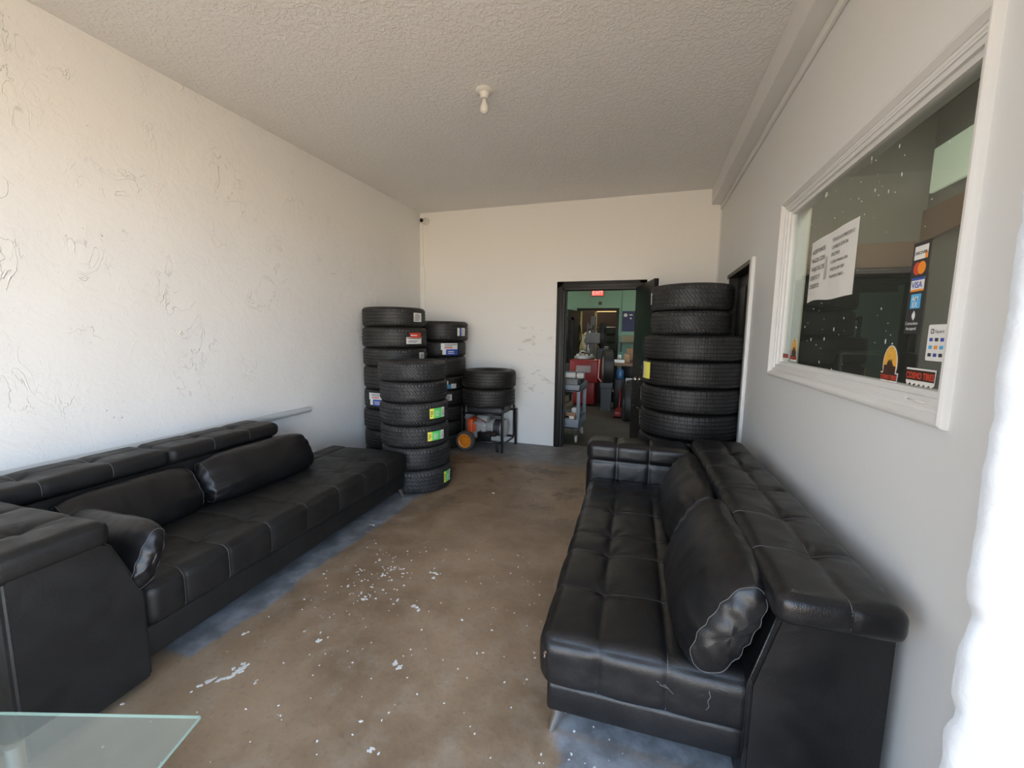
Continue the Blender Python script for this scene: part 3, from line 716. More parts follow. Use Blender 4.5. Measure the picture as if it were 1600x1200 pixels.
# --- door_1 frame (back wall) and the open leaf
def frame(name, x0, x1, zt, y, w, mat, dep=.17):
    m = MB()
    for (a, b) in ((x0 - w, x0), (x1, x1 + w)): m.box(a, b, y - .022, y, 0, zt + w, .006); m.box(a + w * .35, b - w * .15, y - .034, y - .02, 0, zt + w * .6, .004)
    m.box(x0 - w, x1 + w, y - .022, y, zt, zt + w, .006); m.box(x0 - w * .6, x1 + w * .6, y - .034, y - .02, zt + w * .2, zt + w * .62, .004)
    m.box(x0, x0 + .02, y - .02, y + dep, 0, zt); m.box(x1 - .02, x1, y - .02, y + dep, 0, zt); m.box(x0, x1, y - .02, y + dep, zt - .02, zt)
    m.box(x0 + .02, x0 + .033, y + .05, y + .09, 0, zt - .02)
    return m.build(name, mat, None, smooth=30)
struct(frame('door_1', dL, dR, dT, D, .085, MBLACKW))['label'] = 'black painted wooden door frame in the back wall'
leaf = thing('door_leaf', 'black door standing open beside the tall right tire stack, flecked with paint', 'door', (-.118, D - .03, 0), math.radians(-76.8))
leaf.name = 'door_2'; struct(leaf)
del leaf['category']
m = MB(); m.box(0, .86, -.022, .022, .012, 2.075, .003); m.build('door_panel', MBLACK, leaf, smooth=30)
m = MB(); rnd = random.Random(5)
for i in range(70):
    x = rnd.uniform(.03, .5); z = min(1.9, max(.1, rnd.gauss(1.0, .45))); w = rnd.uniform(.002, .006)
    m.prism([(x + w * math.cos(q) * rnd.uniform(.6, 1.2), z + w * 1.3 * math.sin(q)) for q in range(0, 6)], -.0235, -.022, 'y')
o = m.build('paint_flecks', MFLECK, leaf); o['kind'] = 'stuff'
m = MB(); m.lathe([(.0, -.09), (.02, -.088), (.028, -.07), (.024, -.05), (.012, -.045), (.012, -.03), (.03, -.028), (.03, -.022)], 20, 'y', (.42, 0, 1.0)); m.build('knob', MCHROME, leaf, smooth=True)
# --- door_3: the dark panelled door in the right wall
dr = bpy.data.objects.new('door_3', None); C.objects.link(dr); struct(dr); dr['label'] = 'dark panelled door in the right wall behind the tall tires'
m = MB(); m.box(R + .08, R + .115, ey0, ey1, 0, ez); m.box(R + .07, R + .08, ey0 + .1, ey0 + .42, 1.1, 1.95, .004); m.box(R + .07, R + .08, ey0 + .55, ey1 - .1, 1.1, 1.95, .004)
m.build('door_panel', MBLACK, dr, smooth=30)
m = MB(); m.box(R + .0, R + .08, ey0, ey0 + .02, 0, ez); m.box(R, R + .08, ey1 - .02, ey1, 0, ez); m.box(R - .012, R + .08, ey0 - .005, ey1 + .03, ez - .02, ez + .015); m.build('door_frame', MBLACKW, dr)

# ------------------------------------------------------------------ sofas
sofa('long black leather sofa along the left wall, open at its far end', (-2.012, 3.222, 0), PI + math.radians(1.9), 2.14, .74, 2.54,
     [(.72, 1.52), (1.53, 2.38)], (.62,), (.33, .63, .92, 1.22, 1.50, 1.76, 1.98), .775, .795, True, [(.06, .06), (.30, 1.9), (.85, .06), (.85, 1.9)], MLEATH2, 1.0, basez=.09)
sofa('black leather sofa along the right wall below the office window', (-.312, 1.345, 0), math.radians(1.3), 1.77, -.03, 2.02,
     [(-.12, .765), (.775, 1.70)], (.205, .435), (.34, .665, .86, 1.19, 1.48), .695, .800, False, [(.07, .09), (.07, 1.7), (.85, .09), (.85, 1.7)], MLEATH, 5.0,
     scuffs=(([[(.56, 0, .37), (.565, 0, .35), (.558, 0, .335), (.563, 0, .315), (.555, 0, .30)], [(.40, 0, .36), (.43, 0, .345), (.455, 0, .325)], [(.41, 0, .35), (.44, 0, .335)], [(.58, 0, .385), (.62, 0, .38)]], .0013, MSCUFF),
             ([[(.012, 0, .36), (.02, 0, .352), (.016, 0, .343)], [(.02, 0, .37), (.028, 0, .366)]], .0035, MSCUFF2)))

def place(loc, rz, ry):
    return Matrix.Translation(Vector(loc)) @ Matrix.Rotation(rz, 4, 'Z') @ Matrix.Rotation(ry, 4, 'Y')
pillow('near black leather lumbar pillow leaning on the right sofa back', .70, .42, .215, 1.3, place((.275, 1.685, .600), math.radians(2), math.radians(26)))
pillow('far black leather lumbar pillow on the right sofa by its arm', .76, .38, .20, 4.1, place((.262, 2.52, .585), math.radians(2), math.radians(26)))
pillow('far long black pillow against the back of the left sofa', .80, .32, .20, 2.2, place((-2.55, 2.19, .565), math.radians(0), math.radians(-26)))
pillow('middle crumpled black pillow against the back of the left sofa', .60, .31, .19, 7.7, place((-2.56, 1.43, .555), math.radians(2), math.radians(-28)))
pillow('short black pillow leaning on the near arm of the left sofa', .52, .30, .15, 9.4, place((-2.205, 1.105, .545), math.radians(92), math.radians(24)))

# ------------------------------------------------------------------ glass table
t = thing('glass_table', 'low glass-topped table at the near left in front of the left sofa', 'table', (-1.114, .721, 0), math.radians(17.2))
m = MB(); m.box(-1.05, 0, -.62, 0, .440, .450, .001); m.build('tabletop', MTGLASS, t)
m = MB(); m.box(-1.05, -.0, -.0005, .0006, .4405, .4495); m.box(-.0005, .0006, -.62, 0, .4405, .4495); m.build('glass_edge', MGEDGE, t)
m = MB(); m.box(-1.0, -.30, -.56, -.06, .16, .172, .002); m.build('shelf', plain('frosted_shelf', (.35, .36, .33), .3), t)
for (a, b) in ((-.98, -.08), (-.98, -.54), (-.42, -.08), (-.42, -.54)):
    m = MB(); m.tube([(a, b, 0), (a, b, .440)], .018, 14); m.build('leg', MCHROME, t, smooth=40)

# ------------------------------------------------------------------ pipe on the left wall
t = thing('wall_pipe', 'long pale pipe fixed along the left wall above the sofa', 'pipe', (L + .03, 3.2, .744))
m = MB(); m.tube([(0, -3.7, .016), (0, -2, .008), (0, 0, .006)], .027, 16); m.build('pipe', plain('pale_grey_pipe', (.50, .53, .55), .4), t, smooth=40)
for y in (-.15, -1.9, -3.3):
    m = MB(); m.box(-.035, 0, y - .02, y + .02, -.026, .026, .004); m.build('bracket', MTRIM, t, smooth=30)

# ------------------------------------------------------------------ lampholder and camera
t = thing('ceiling_lampholder', 'white porcelain lampholder with a bare bulb on the ceiling', 'light', (-1.135, 2.868, H))
m = MB(); m.lathe([(.0, -.001), (.058, -.001), (.060, -.010), (.052, -.018), (.034, -.024), (.028, -.045), (.026, -.060), (.0, -.060)], 32); m.build('base', MPORC, t, smooth=50)
for sx_ in (-1, 1): m = MB(); m.lathe([(.0, -.016), (.014, -.017), (.015, -.010), (.015, -.001)], 14, c=(.048 * sx_, .02, 0)); m.build('mounting_ear', MPORC, t, smooth=50)
m = MB(); m.lathe([(.0, -.060), (.014, -.062), (.016, -.080), (.025, -.100), (.030, -.120), (.027, -.140), (.014, -.153), (0, -.157)], 28); m.build('bulb', plain('frosted_bulb', (.70, .68, .64), .2), t, smooth=True)
t = thing('security_camera', 'small white dome security camera in the upper left corner of the back wall', 'camera', (-3.005, D, 3.045))
m = MB(); m.lathe([(0, 0), (.048, 0), (.050, -.02), (.040, -.035), (0, -.038)], 28, 'y'); m.build('mount', MPORC, t, smooth=50)
m = MB(); m.lathe([(0, -.03), (.026, -.032), (.036, -.055), (.034, -.09), (.020, -.10), (0, -.102)], 28, 'y', (-.012, 0, -.006)); m.build('housing', MPORC, t, smooth=50)
m = MB(); m.lathe([(0, -.095), (.026, -.096), (.025, -.112), (0, -.118)], 24, 'y', (-.016, 0, -.008)); m.build('lens', plain('black_lens', (.004, .004, .005), .08), t, smooth=50)

# ------------------------------------------------------------------ tires
def tire_mesh(r, w, kind, seg=180):
    """axis z, resting on z=0; profile runs bead - sidewall - tread - sidewall - bead - inside"""
    ri = r * (.60 if kind != 2 else .62)
    hw = w / 2; tw = hw * (.80 if kind != 2 else .86)
    prof = []
    def P(rr_, z, tr=0): prof.append((rr_, z, tr))
    P(ri, -hw * .62); P(ri + .012, -hw * .78); P(ri + .03, -hw * .95); P(r * .80, -hw * 1.0); P(r * .88, -hw * .985); P(r * .945, -hw * .93, 0)
    P(r * .972, -tw * 1.03, 2); P(r * .988, -tw * .96, 2)
    grooves = {0: (-.62, -.21, .21, .62), 1: (-.60, -.20, .20, .60), 2: (-.68, -.36, 0, .36, .68)}[kind]
    gw = .055; z = -.92; pts = []
    edges = []
    for g_ in grooves: edges += [(g_ - gw, 0), (g_ - gw * .7, 1), (g_ + gw * .7, 1), (g_ + gw, 0)]
    allp = [(-.92, 0)] + edges + [(.92, 0)]
    for q, (zz, gr) in enumerate(allp):
        rc = r * (1 - .010 * (abs(zz) ** 3)); P(rc - (.008 if gr else 0), zz * tw, 0 if gr else (2 if abs(zz) > .6 else 1))
    P(r * .988, tw * .96, 2); P(r * .972, tw * 1.03, 2); P(r * .945, hw * .93); P(r * .88, hw * .985); P(r * .80, hw); P(ri + .03, hw * .95); P(ri + .012, hw * .78); P(ri, hw * .62)
    P(ri + .02, hw * .60); P(r * .80, hw * .90); P(r * .93, hw * .70); P(r * .955, 0); P(r * .93, -hw * .70); P(r * .80, -hw * .90); P(ri + .02, -hw * .60)
    mb = MB(); n = len(prof)
    for k in range(seg):
        th = 2 * PI * k / seg
        for (rr_, z, tr) in prof:
            d = 0
            if tr == 2: d = .0045 if (k % 3 == 0) else 0
            elif tr == 1 and kind == 0: d = .003 if ((k + int(z / w * 6)) % 4 == 0) else 0
            elif tr == 1 and kind == 2: d = .002 if k % 5 == 0 else 0
            mb.v.append(((rr_ - d) * math.cos(th), (rr_ - d) * math.sin(th), z + hw))
    for k in range(seg):
        k2 = (k + 1) % seg
        for i in range(n):
            j = (i + 1) % n; mb.f.append((k * n + i, k2 * n + i, k2 * n + j, k * n + j))
    mb.mi = [0] * len(mb.f)
    return mb


def tire(label, kind, r, w, loc, rz, group, proto={}):
    key = (kind, round(r, 3))
    if key not in proto:
        mb = tire_mesh(r, .21, kind); o = mb.build('tire', MRUB[kind], smooth=38); proto[key] = o
    else:
        o = proto[key].copy(); C.objects.link(o)
    o.location = loc; o.rotation_euler = (0, 0, rz); o.scale = (1, 1, w / .21)
    return tag(o, label, 'tire', group)


def sticker(par, r, a0, a1, z0, z1, rects, mats, n=10):
    """paper label glued round the tread; rects (u0,u1,v0,v1,mat); angles in world azimuth"""
    mb = MB(); iz = 1 / par.scale[2]; rz = par.rotation_euler[2]
    for li, (u0, u1, v0, v1, mi) in enumerate(rects):
        rr_ = r + .0022 + .0007 * li; b = len(mb.v)
        for i in range(n + 1):
            a = a0 + (a1 - a0) * (u0 + (u1 - u0) * i / n) - rz
            for q, v in enumerate((v0, v1)):
                z = (z0 + (z1 - z0) * v) * iz
                mb.v.append((rr_ * math.cos(a), rr_ * math.sin(a), z)); mb.v.append(((rr_ - .0006) * math.cos(a), (rr_ - .0006) * math.sin(a), z))
        for i in range(n):
            k = b + i * 4; mb.f.append((k, k + 4, k + 6, k + 2)); mb.mi.append(mi)
    o = mb.build('label', mats, par, fixn=False); return o


LM = [MWHITE, MGREEN, MYEL, MINK, MBLUE, MRED, MLBLUE]
def bars(u0, u1, v0, v1, n, mi=3, seed=1):
    rn = random.Random(seed); out = []
    for i in range(n):
        v = v0 + (v1 - v0) * (i + .2) / n; out.append((u0, u0 + (u1 - u0) * rn.uniform(.5, 1), v, v + (v1 - v0) / n * .4, mi))
    return out
GREENL = [(0, 1, 0, 1, 1), (0, .24, 0, 1, 2), (.76, 1, 0, 1, 0)] + bars(.04, .2, .2, .8, 3, 3, 1) + bars(.80, .95, .15, .85, 4, 3, 2) + bars(.3, .7, .2, .8, 4, 0, 4)
WHITEL = [(0, 1, 0, 1, 0)] + bars(.1, .9, .1, .9, 6, 3, 3)
BLUEL = [(0, 1, .45, 1, 0), (.3, 1, 0, .5, 4), (.08, .28, .05, .45, 0)] + bars(.2, .9, .55, .75, 1, 5, 7) + bars(.2, .95, .72, .95, 2, 3, 8) + bars(.4, .9, .1, .4, 2, 0, 9)
REDL = [(0, 1, 0, .6, 0), (.2, .95, .55, 1, 5)] + bars(.05, .95, .42, .6, 1, 3, 2) + bars(.1, .9, .1, .35, 2, 3, 3) + bars(.25, .9, .68, .9, 1, 0, 3)

def az(cx, cy_, off): return math.atan2(-cy_, -cx) + off      # toward the camera, off = turn to the camera's right
ORD = ['bottom', 'second from the bottom', 'third from the bottom', 'fourth from the bottom', 'fifth from the bottom', 'sixth from the bottom', 'seventh from the bottom', 'top']
def stack(c, z0, hs, rs, kinds, offs, labels, group, rzs=None, phase=0):
    z = z0; out = []
    for i, h in enumerate(hs):
        o = tire(labels[i], kinds[i], rs[i], h - .001, (c[0] + offs[i][0], c[1] + offs[i][1], z), phase + i * 1.37, group); out.append(o); z += h
    return out

# front left stack of six
cA = (-2.133, 3.568)
wA = [.226, .212, .204, .216, .195, .182]
lab = ['tire with a green and white label resting on the floor under the front left stack', 'plain tire second from the bottom of the front left stack',
       'tire with a green label, the lower of two, in the front left stack', 'tire with a green label just above its twin in the front left stack',
       'plain tire second from the top of the front left stack', 'open topmost tire of the front left stack beside the sofa end']
A = stack(cA, 0, wA, [.332, .330, .328, .328, .322, .326], [0] * 6, [(.025, .0), (.012, 0), (0, 0), (-.004, 0), (-.008, .0), (-.018, .0)], lab, 'tires in the front left stack')
for i, o0, o1, v in ((0, .80, 1.15, (.30, .78)), (2, .34, .92, (.30, .72)), (3, .42, .98, (.30, .74))):
    a = az(*cA, 0); sticker(A[i], [.332, .330, .328, .328][i], a + o0, a + o1, wA[i] * v[0], wA[i] * v[1], GREENL, LM)
# rear left stack of eight against the left wall
cB = (-2.735, 4.160)
wB = [.21, .21, .233, .224, .255, .200, .226, .215]
lab = ['tire on the floor at the foot of the rear left stack', 'plain tire second from the bottom of the rear left stack against the left wall',
       'plain tire below the blue and white labelled one in the rear left stack', 'tire with a blue and white label at mid height of the rear left stack',
       'plain tire just above the blue labelled one in the rear left stack', 'tire with a small white tag, third from the top of the rear left stack',
       'tire with a red and white label, second from the top of the rear left stack', 'topmost tire with a white label on the tallest left stack']
B = stack(cB, 0, wB, [.35, .35, .352, .348, .346, .352, .356, .346], [1, 1, 1, 1, 1, 1, 1, 1],
          [(.0, 0), (0, 0), (-.004, 0), (.003, 0), (.0, 0), (.006, 0), (.004, 0), (.0, 0)], lab, 'tires in the rear left stack')
a = az(*cB, 0)
sticker(B[7], .346, a + .62, a + .98, .06, .155, WHITEL, LM); sticker(B[6], .356, a + .33, a + .90, .045, .165, REDL, LM)
sticker(B[5], .352, a + .80, a + 1.05, .05, .15, WHITEL, LM); sticker(B[3], .348, a - .95, a - .32, .05, .19, BLUEL, LM)
# corner stack of eight
cC = (-2.60, 5.030)
wC = [.18, .177, .209, .207, .172, .255, .195, .255]
lab = ['tire on the floor at the foot of the corner stack', 'second lowest tire of the corner stack behind the generator wheel', 'third lowest tire of the corner stack',
       'tire with a small white tag at mid height of the corner stack', 'tire with a light blue and white label in the corner stack', 'plain tire, third from the top of the corner stack',
       'tire with a blue and white label, second from the top of the corner stack', 'topmost wide tire with a white and purple label on the corner stack']
Cs = stack(cC, 0, wC, [.325, .325, .325, .325, .325, .33, .33, .35], [1] * 8, [(.0, 0)] * 7 + [(.01, 0)], lab, 'tires in the corner stack')
a = az(*cC, 0)
sticker(Cs[7], .35, a + .60, a + 1.0, .07, .17, [(0, .25, 0, 1, 0), (.25, .5, 0, 1, 4), (.5, 1, 0, 1, 0)] + bars(.55, .95, .1, .9, 4, 3, 4), LM)
sticker(Cs[6], .33, a + .0, a + .68, .02, .17, BLUEL, LM)
sticker(Cs[4], .325, a + .05, a + .62, .02, .12, [(0, 1, .5, 1, 3), (0, .4, .5, 1, 0), (.1, .6, 0, .5, 6), (.6, 1, 0, .6, 0)], LM)
sticker(Cs[3], .325, a + .18, a + .42, .07, .15, WHITEL, LM)
# two on the generator
cD = (-1.895, 4.975)
Ds = stack(cD, .592, [.232, .222], [.342, .346], [1, 1], [(0, 0), (.004, 0)], ['lower of the two tires lying on the generator', 'upper of the two tires lying on the generator'], 'tires on the generator')
# right stack
cE = (.385, 3.885)
wE = [.22, .22, .225, .216, .206, .214, .204]
lab = ['tire on the floor at the foot of the tall right stack', 'second lowest tire of the tall right stack behind the sofa arm', 'third lowest large tire of the tall right stack',
       'large tire with a pale tag edge, in the middle of the tall right stack', 'large tire below the yellow labelled one in the tall right stack',
       'large tire with a yellow and white label in the tall right stack', 'uppermost of the large wide tires of the tall right stack']
Es = stack(cE, 0, wE, [.402] * 7, [2] * 7, [(.006, 0), (.004, 0), (-.004, 0), (.0, 0), (.0, .0), (.006, 0), (.004, 0)], lab, 'large tires in the right stack')
Es2 = stack((.362, 3.985), sum(wE), [.205, .218], [.326, .334], [0, 0], [(0, 0), (0, 0)], ['smaller tire resting on the large tires of the right stack', 'topmost smaller tire of the tall right stack by the dark doorway'], 'smaller tires on the right stack')
a = az(*cE, 0)
sticker(Es[5], .402, a - 1.32, a - .92, .05, .19, [(0, 1, 0, 1, 0), (.35, 1, 0, 1, 2)] + bars(.05, .3, .1, .9, 6, 3, 3), LM)
sticker(Es[4], .402, a - 1.5, a - 1.36, .05, .17, WHITEL, LM); sticker(Es[3], .402, a - 1.5, a - 1.38, .05, .17, WHITEL, LM)
sticker(Es2[1], .334, a - 1.40, a - 1.22, .06, .16, WHITEL, LM)

# ------------------------------------------------------------------ generator
t = thing('portable_generator', 'open-frame portable generator with orange wheel under two tires by the back wall', 'generator', (-1.93, 5.085, 0))
# local: x -.29..+.29, y -.22..+.26
MB_ = plain('black_tube_paint', (.012, .012, .013), .3)
def hoop(x, y0, y1, z0, z1, rad=.05):
    pts = []
    for (cy_, cz, a0) in ((y1 - rad, z0 + rad, -90), (y1 - rad, z1 - rad, 0), (y0 + rad, z1 - rad, 90), (y0 + rad, z0 + rad, 180)):
        for q in range(6): a = math.radians(a0 + q * 18); pts.append((x, cy_ + rad * math.cos(a), cz + rad * math.sin(a)))
    return pts
for x in (-.29, .27):
    m = MB(); m.tube(hoop(x, -.22, .24, .10, .576), .014, 10, closed=True); m.build('frame_hoop', MB_, t, smooth=True)
m = MB()
for (y, z) in ((-.225, .48), (.24, .48), (-.20, .115), (.22, .115)): m.tube([(-.29, y, z), (.27, y, z)], .012, 8)
m.tube([(-.29, -.10, .576), (.27, -.10, .576)], .012, 8); m.tube([(-.29, .14, .576), (.27, .14, .576)], .012, 8)
m.build('cross_bar', MB_, t, smooth=True)
for (x, y) in ((.20, -.225), (.27, -.235), (.30, .245)):
    m = MB(); m.box(x - .016, x + .016, y - .016, y + .016, 0.0, .12 if x < .25 else .50, .004); m.build('leg', MB_, t, smooth=30)
m = MB(); m.box(-.25, .25, -.18, .20, .47, .565, .03); m.build('fuel_tank', MDGREY, t, smooth=40)
m = MB(); m.lathe([(0, 0), (.035, 0), (.035, .015), (0, .015)], 20, c=(.05, -.12, .565)); m.build('fuel_cap', MBLACK, t, smooth=40)
m = MB(); m.box(-.16, .02, -.16, .16, .14, .36, .03); m.box(-.13, -.03, -.12, .10, .34, .44, .02)
for q in range(7): m.box(-.17, .03, -.175, -.155, .17 + q * .026, .178 + q * .026)
m.build('engine_block', MSTEEL, t, smooth=30)
m = MB(); m.box(-.24, -.15, -.19, .12, .20, .40, .03); m.box(-.15, -.11, -.185, -.15, .24, .33, .008); m.build('engine_shroud', plain('orange_red_paint', (.72, .11, .03), .4), t, smooth=40)
m = MB(); m.lathe([(0, .02), (.11, .02), (.12, .04), (.12, .08), (.105, .09), (.105, .19), (.12, .20), (.12, .235), (.09, .25), (0, .25)], 32, 'x', (0, 0, .27)); m.build('alternator', MSTEEL, t, smooth=40)
m = MB(); m.lathe([(0, .095), (.108, .095), (.108, .185), (0, .185)], 32, 'x', (0, 0, .27)); m.build('alternator_cover', MDGREY, t, smooth=40)
m = MB(); m.box(-.08, .10, -.215, -.17, .13, .24, .008); m.box(.02, .16, -.20, -.15, .19, .25, .006); m.build('control_box', MBLACK, t, smooth=30)
m = MB(); m.tube([(-.05, -.19, .26), (.0, -.21, .22), (.05, -.20, .24), (.13, -.2, .22)], .007, 8); m.tube([(-.1, -.18, .42), (-.02, -.2, .40), (.03, -.18, .36)], .006, 8); m.build('hose', MMRED, t, smooth=True)
m = MB(); m.lathe([(0, 0), (.05, 0), (.055, .03), (.055, .12), (0, .13)], 24, 'x', (-.08, -.12, .40)); m.build('air_filter', MSTEEL, t, smooth=40)
m = MB(); m.tube([(-.22, -.28, .128), (-.22, .28, .128)], .010, 10); m.build('axle', MB_, t, smooth=True)
for sgn in (-1, 1):
    y = sgn * .27
    m = MB(); m.lathe([(.092, y - .032), (.118, y - .034), (.127, y - .02), (.128, y), (.127, y + .02), (.118, y + .034), (.092, y + .032)], 40, 'y', (-.22, 0, .129), closed=True)
    wh = m.build('wheel', plain('grey_wheel_rubber', (.10, .09, .085), .6), t, smooth=40)
    m = MB(); m.lathe([(0, y - .034 ), (.014, y - .034), (.016, y - .024), (.07, y - .016), (.088, y - .028), (.098, y - .030), (.100, y), (.098, y + .028), (.06, y + .02), (0, y + .02)], 40, 'y', (-.22, 0, .129))
    for q in range(8):
        a = q * PI / 4; m.lathe([(0, y - .027), (.007, y - .027), (.007, y - .012)], 8, 'y', (-.22 + .058 * math.cos(a), 0, .129 + .058 * math.sin(a)), mat=1)
    m.build('wheel_hub', [MORANGE, plain('dark_orange', (.35, .09, .01), .5)], wh, smooth=40)

# ------------------------------------------------------------------ workshop beyond the door
WX0, WX1, WY0, WY1, WH = -4.2, 2.0, D + .14, 11.0, 3.2
m = MB(); m.box(WX0, WX1, WY0, WY1 + .1, -.1, 0); struct(m.build('floor_workshop', MWFLOOR))
m = MB(); m.box(WX0 - .1, WX0, WY0, WY1, 0, WH); struct(m.build('wall_workshop_left', MTEAL))
m = MB(); m.box(WX1, WX1 + .1, WY0, WY1, 0, WH); struct(m.build('wall_workshop_right', MTEAL))
m = MB(); m.box(WX0, WX1, WY0, WY1 + .1, WH, WH + .1); struct(m.build('ceiling_workshop', MCREAM))
fx0, fx1, fz = -1.69, -.72, 2.13
m = MB(); m.box(WX0, fx0, WY1, WY1 + .1, 0, WH); m.box(fx1, WX1, WY1, WY1 + .1, 0, WH); m.box(fx0, fx1, WY1, WY1 + .1, fz, WH)
struct(m.build('wall_workshop_far', MTEAL))
struct(frame('door_4', fx0, fx1, fz, WY1, .05, MBLACKW, .1))['label'] = 'dark frame of the far workshop doorway'
m = MB(); m.box(0, .9, -.02, .02, .01, 2.1, .003); o = m.build('door_5', MDGREY); o.location = (fx0 + .02, WY1 - .05, 0); o.rotation_euler = (0, 0, math.radians(-100)); struct(o)
# back room
m = MB(); m.box(-3.5, 1.5, WY1 + .1, 14.5, -.1, 0); struct(m.build('floor_back_room', plain('pale_concrete', (.42, .40, .36), .6)))
m = MB(); m.box(-3.5, 1.5, 14.5, 14.6, 0, 3.2); struct(m.build('wall_back_room', plain('dark_red_wall', (.022, .009, .008), .7)))
m = MB(); m.box(-3.6, -3.5, WY1 + .1, 14.6, 0, 3.2); m.box(1.5, 1.6, WY1 + .1, 14.6, 0, 3.2); struct(m.build('wall_back_room_sides', MCREAM))
m = MB(); m.box(-3.6, 1.6, WY1 + .1, 14.6, 3.2, 3.3); struct(m.build('ceiling_back_room', MCREAM))
t = thing('wooden_shelf_rack', 'pale wooden rack with upright posts seen through the far workshop doorway', 'rack', (-1.85, 12.3, 0))
for x in (0, .42):
    m = MB(); m.box(x, x + .06, 0, .06, 0, 2.5); m.build('post', MLWOOD, t)
m = MB()
for z in (.7, 1.45, 2.2): m.box(0, .48, -.02, .5, z, z + .06)
m.build('shelf', MLWOOD, t)
m = MB(); m.box(-1.5, .2, 13.2, 13.4, 2.2, 2.32); m.box(-1.5, .2, 13.2, 13.4, 2.45, 2.75); tag(m.build('storage_shelf', MLWOOD), 'long pale shelf high up in the room beyond the workshop', 'shelf')
m = MB(); m.lathe([(.22, -.1), (.30, -.11), (.36, -.08), (.36, .08), (.30, .11), (.22, .1)], 48, 'x', (0, 0, .36), closed=True)
o = m.build('spare_tire', plain('whitish_tire', (.38, .38, .36), .6), smooth=40); o.location = (-1.62, 13.35, .9); o.rotation_euler = (0, 0, math.radians(70))
tag(o, 'pale round tire standing on the wooden rack in the far room', 'tire')
# exit sign
t = thing('exit_sign', 'red lit exit sign over the far workshop doorway', 'sign', (-1.22, WY1, 2.56))
m = MB(); m.box(-.155, .155, -.05, 0, -.085, .085, .01); m.build('housing', MDGREY, t, smooth=30)
m = MB(); m.box(-.145, .145, -.055, -.05, -.07, .07); m.build('face', emit_mat('exit_red', (.85, .10, .08), 1.0), t)
text('EXIT', .13, emit_mat('exit_letters', (1, .55, .50), 1.0), 'lettering', t, Matrix(((1, 0, 0, 0), (0, 0, -1, -.057), (0, 1, 0, -.045), (0, 0, 0, 1))), 'CENTER', .001)
m = MB(); m.box(-1.19, -1.11, WY1 - .03, WY1, 2.26, 2.34, .004); tag(m.build('junction_box', MDGREY, smooth=30), 'small grey box on the green wall under the exit sign', 'box')
m = MB(); m.tube([(-.62, WY1 - .02, 3.19), (-.62, WY1 - .02, 1.55)], .014, 8); tag(m.build('conduit_pipe', MTEAL, smooth=True), 'green conduit running down the far workshop wall', 'pipe')
t = thing('wall_poster', 'dark blue poster on the green wall right of the far doorway', 'poster', (-.40, WY1, 1.86))
m = MB(); m.box(-.19, .19, -.01, 0, -.27, .24); m.build('sheet', plain('navy_poster', (.012, .022, .10), .5, noise=.6, nscale=12), t)
m = MB(); m.lathe([(0, -.012), (.045, -.012), (.045, -.010)], 20, 'y', (-.11, 0, .14)); m.lathe([(0, -.012), (.022, -.012), (.022, -.010)], 16, 'y', (.02, 0, .06)); m.box(-.02, .06, -.013, -.010, .13, .16); m.build('emblem', MWHITE, t)
# red tyre changer
t = thing('tire_changer', 'red tire changer with grey head in the middle of the workshop', 'machine', (-1.18, 9.0, 0))
m = MB(); m.box(-.33, .28, -.3, .35, .50, .98, .03); m.box(-.25, .22, -.22, .3, .03, .52, .03); m.build('cabinet', MMRED, t, smooth=40)
m = MB(); m.box(-.18, .12, -.304, -.300, .72, .86); m.build('badge', plain('grey_badge', (.35, .30, .28), .5), t)
text('TIRE', .075, MRED, 'lettering', t, Matrix(((1, 0, 0, -.30), (0, 0, -1, -.306), (0, 1, 0, .80), (0, 0, 0, 1))), 'LEFT', .001)
m = MB(); m.lathe([(0, .98), (.20, .98), (.22, 1.0), (.22, 1.04), (0, 1.05)], 32, c=(-.05, .02, 0))
for q in range(4): a = q * PI / 2 + .4; m.box(-.05 + .15 * math.cos(a) - .03, -.05 + .15 * math.cos(a) + .03, .02 + .15 * math.sin(a) - .03, .02 + .15 * math.sin(a) + .03, 1.04, 1.09)
m.build('turntable', MSTEEL, t, smooth=40)
m = MB(); m.box(.02, .12, .25, .35, .9, 1.9, .01); m.box(-.02, .10, -.05, .35, 1.62, 1.70, .01); m.tube([(0, 0, 1.1), (0, 0, 1.75)], .025, 10); m.build('column', MDGREY, t, smooth=40)
m = MB(); m.box(-.03, .27, -.12, .0, 1.32, 1.54, .015); m.build('control_head', plain('grey_enamel', (.085, .09, .09), .4), t, smooth=40)
m = MB(); m.tube([(.02, -.05, 1.12), (.03, -.06, 1.30)], .018, 8); m.tube([(-.15, -.1, 1.1), (-.1, -.1, 1.16), (.02, -.05, 1.12)], .02, 8); m.build('mount_arm', MSTEEL, t, smooth=True)
m = MB(); m.tube([(.30, -.32, 1.0), (.29, -.33, .62), (.40, -.36, .50), (.42, -.36, .38)], .018, 8); m.build('lever', plain('pinkish_red_lever', (.75, .25, .22), .4), t, smooth=True)
def upright_tire(name, label, loc, r, w, rz, kind=0, rim=True, s=1):
    t = thing(name, label, 'tire', loc, rz)
    m = MB(); m.lathe([(r * .62, -w * .40), (r * .80, -w * .5), (r * .95, -w * .46), (r, -w * .36), (r, w * .36), (r * .95, w * .46), (r * .80, w * .5), (r * .62, w * .40)], 56, 'x', (0, 0, r), closed=True); m.build('tread', MRUB[1], t, smooth=35)
    if rim:
        m = MB(); m.lathe([(r * .63, -w * .40), (r * .60, -w * .3), (r * .58, w * .3), (r * .64, w * .42), (r * .60, w * .42), (r * .2, w * .25), (0, w * .25)], 40, 'x', (0, 0, r)); m.build('rim', MSTEEL, t, smooth=40)
    return t
upright_tire('mounted_wheel', 'upright wheel leaning beside the red tire changer', (-.70, 8.44, .56), .33, .20, math.radians(12))
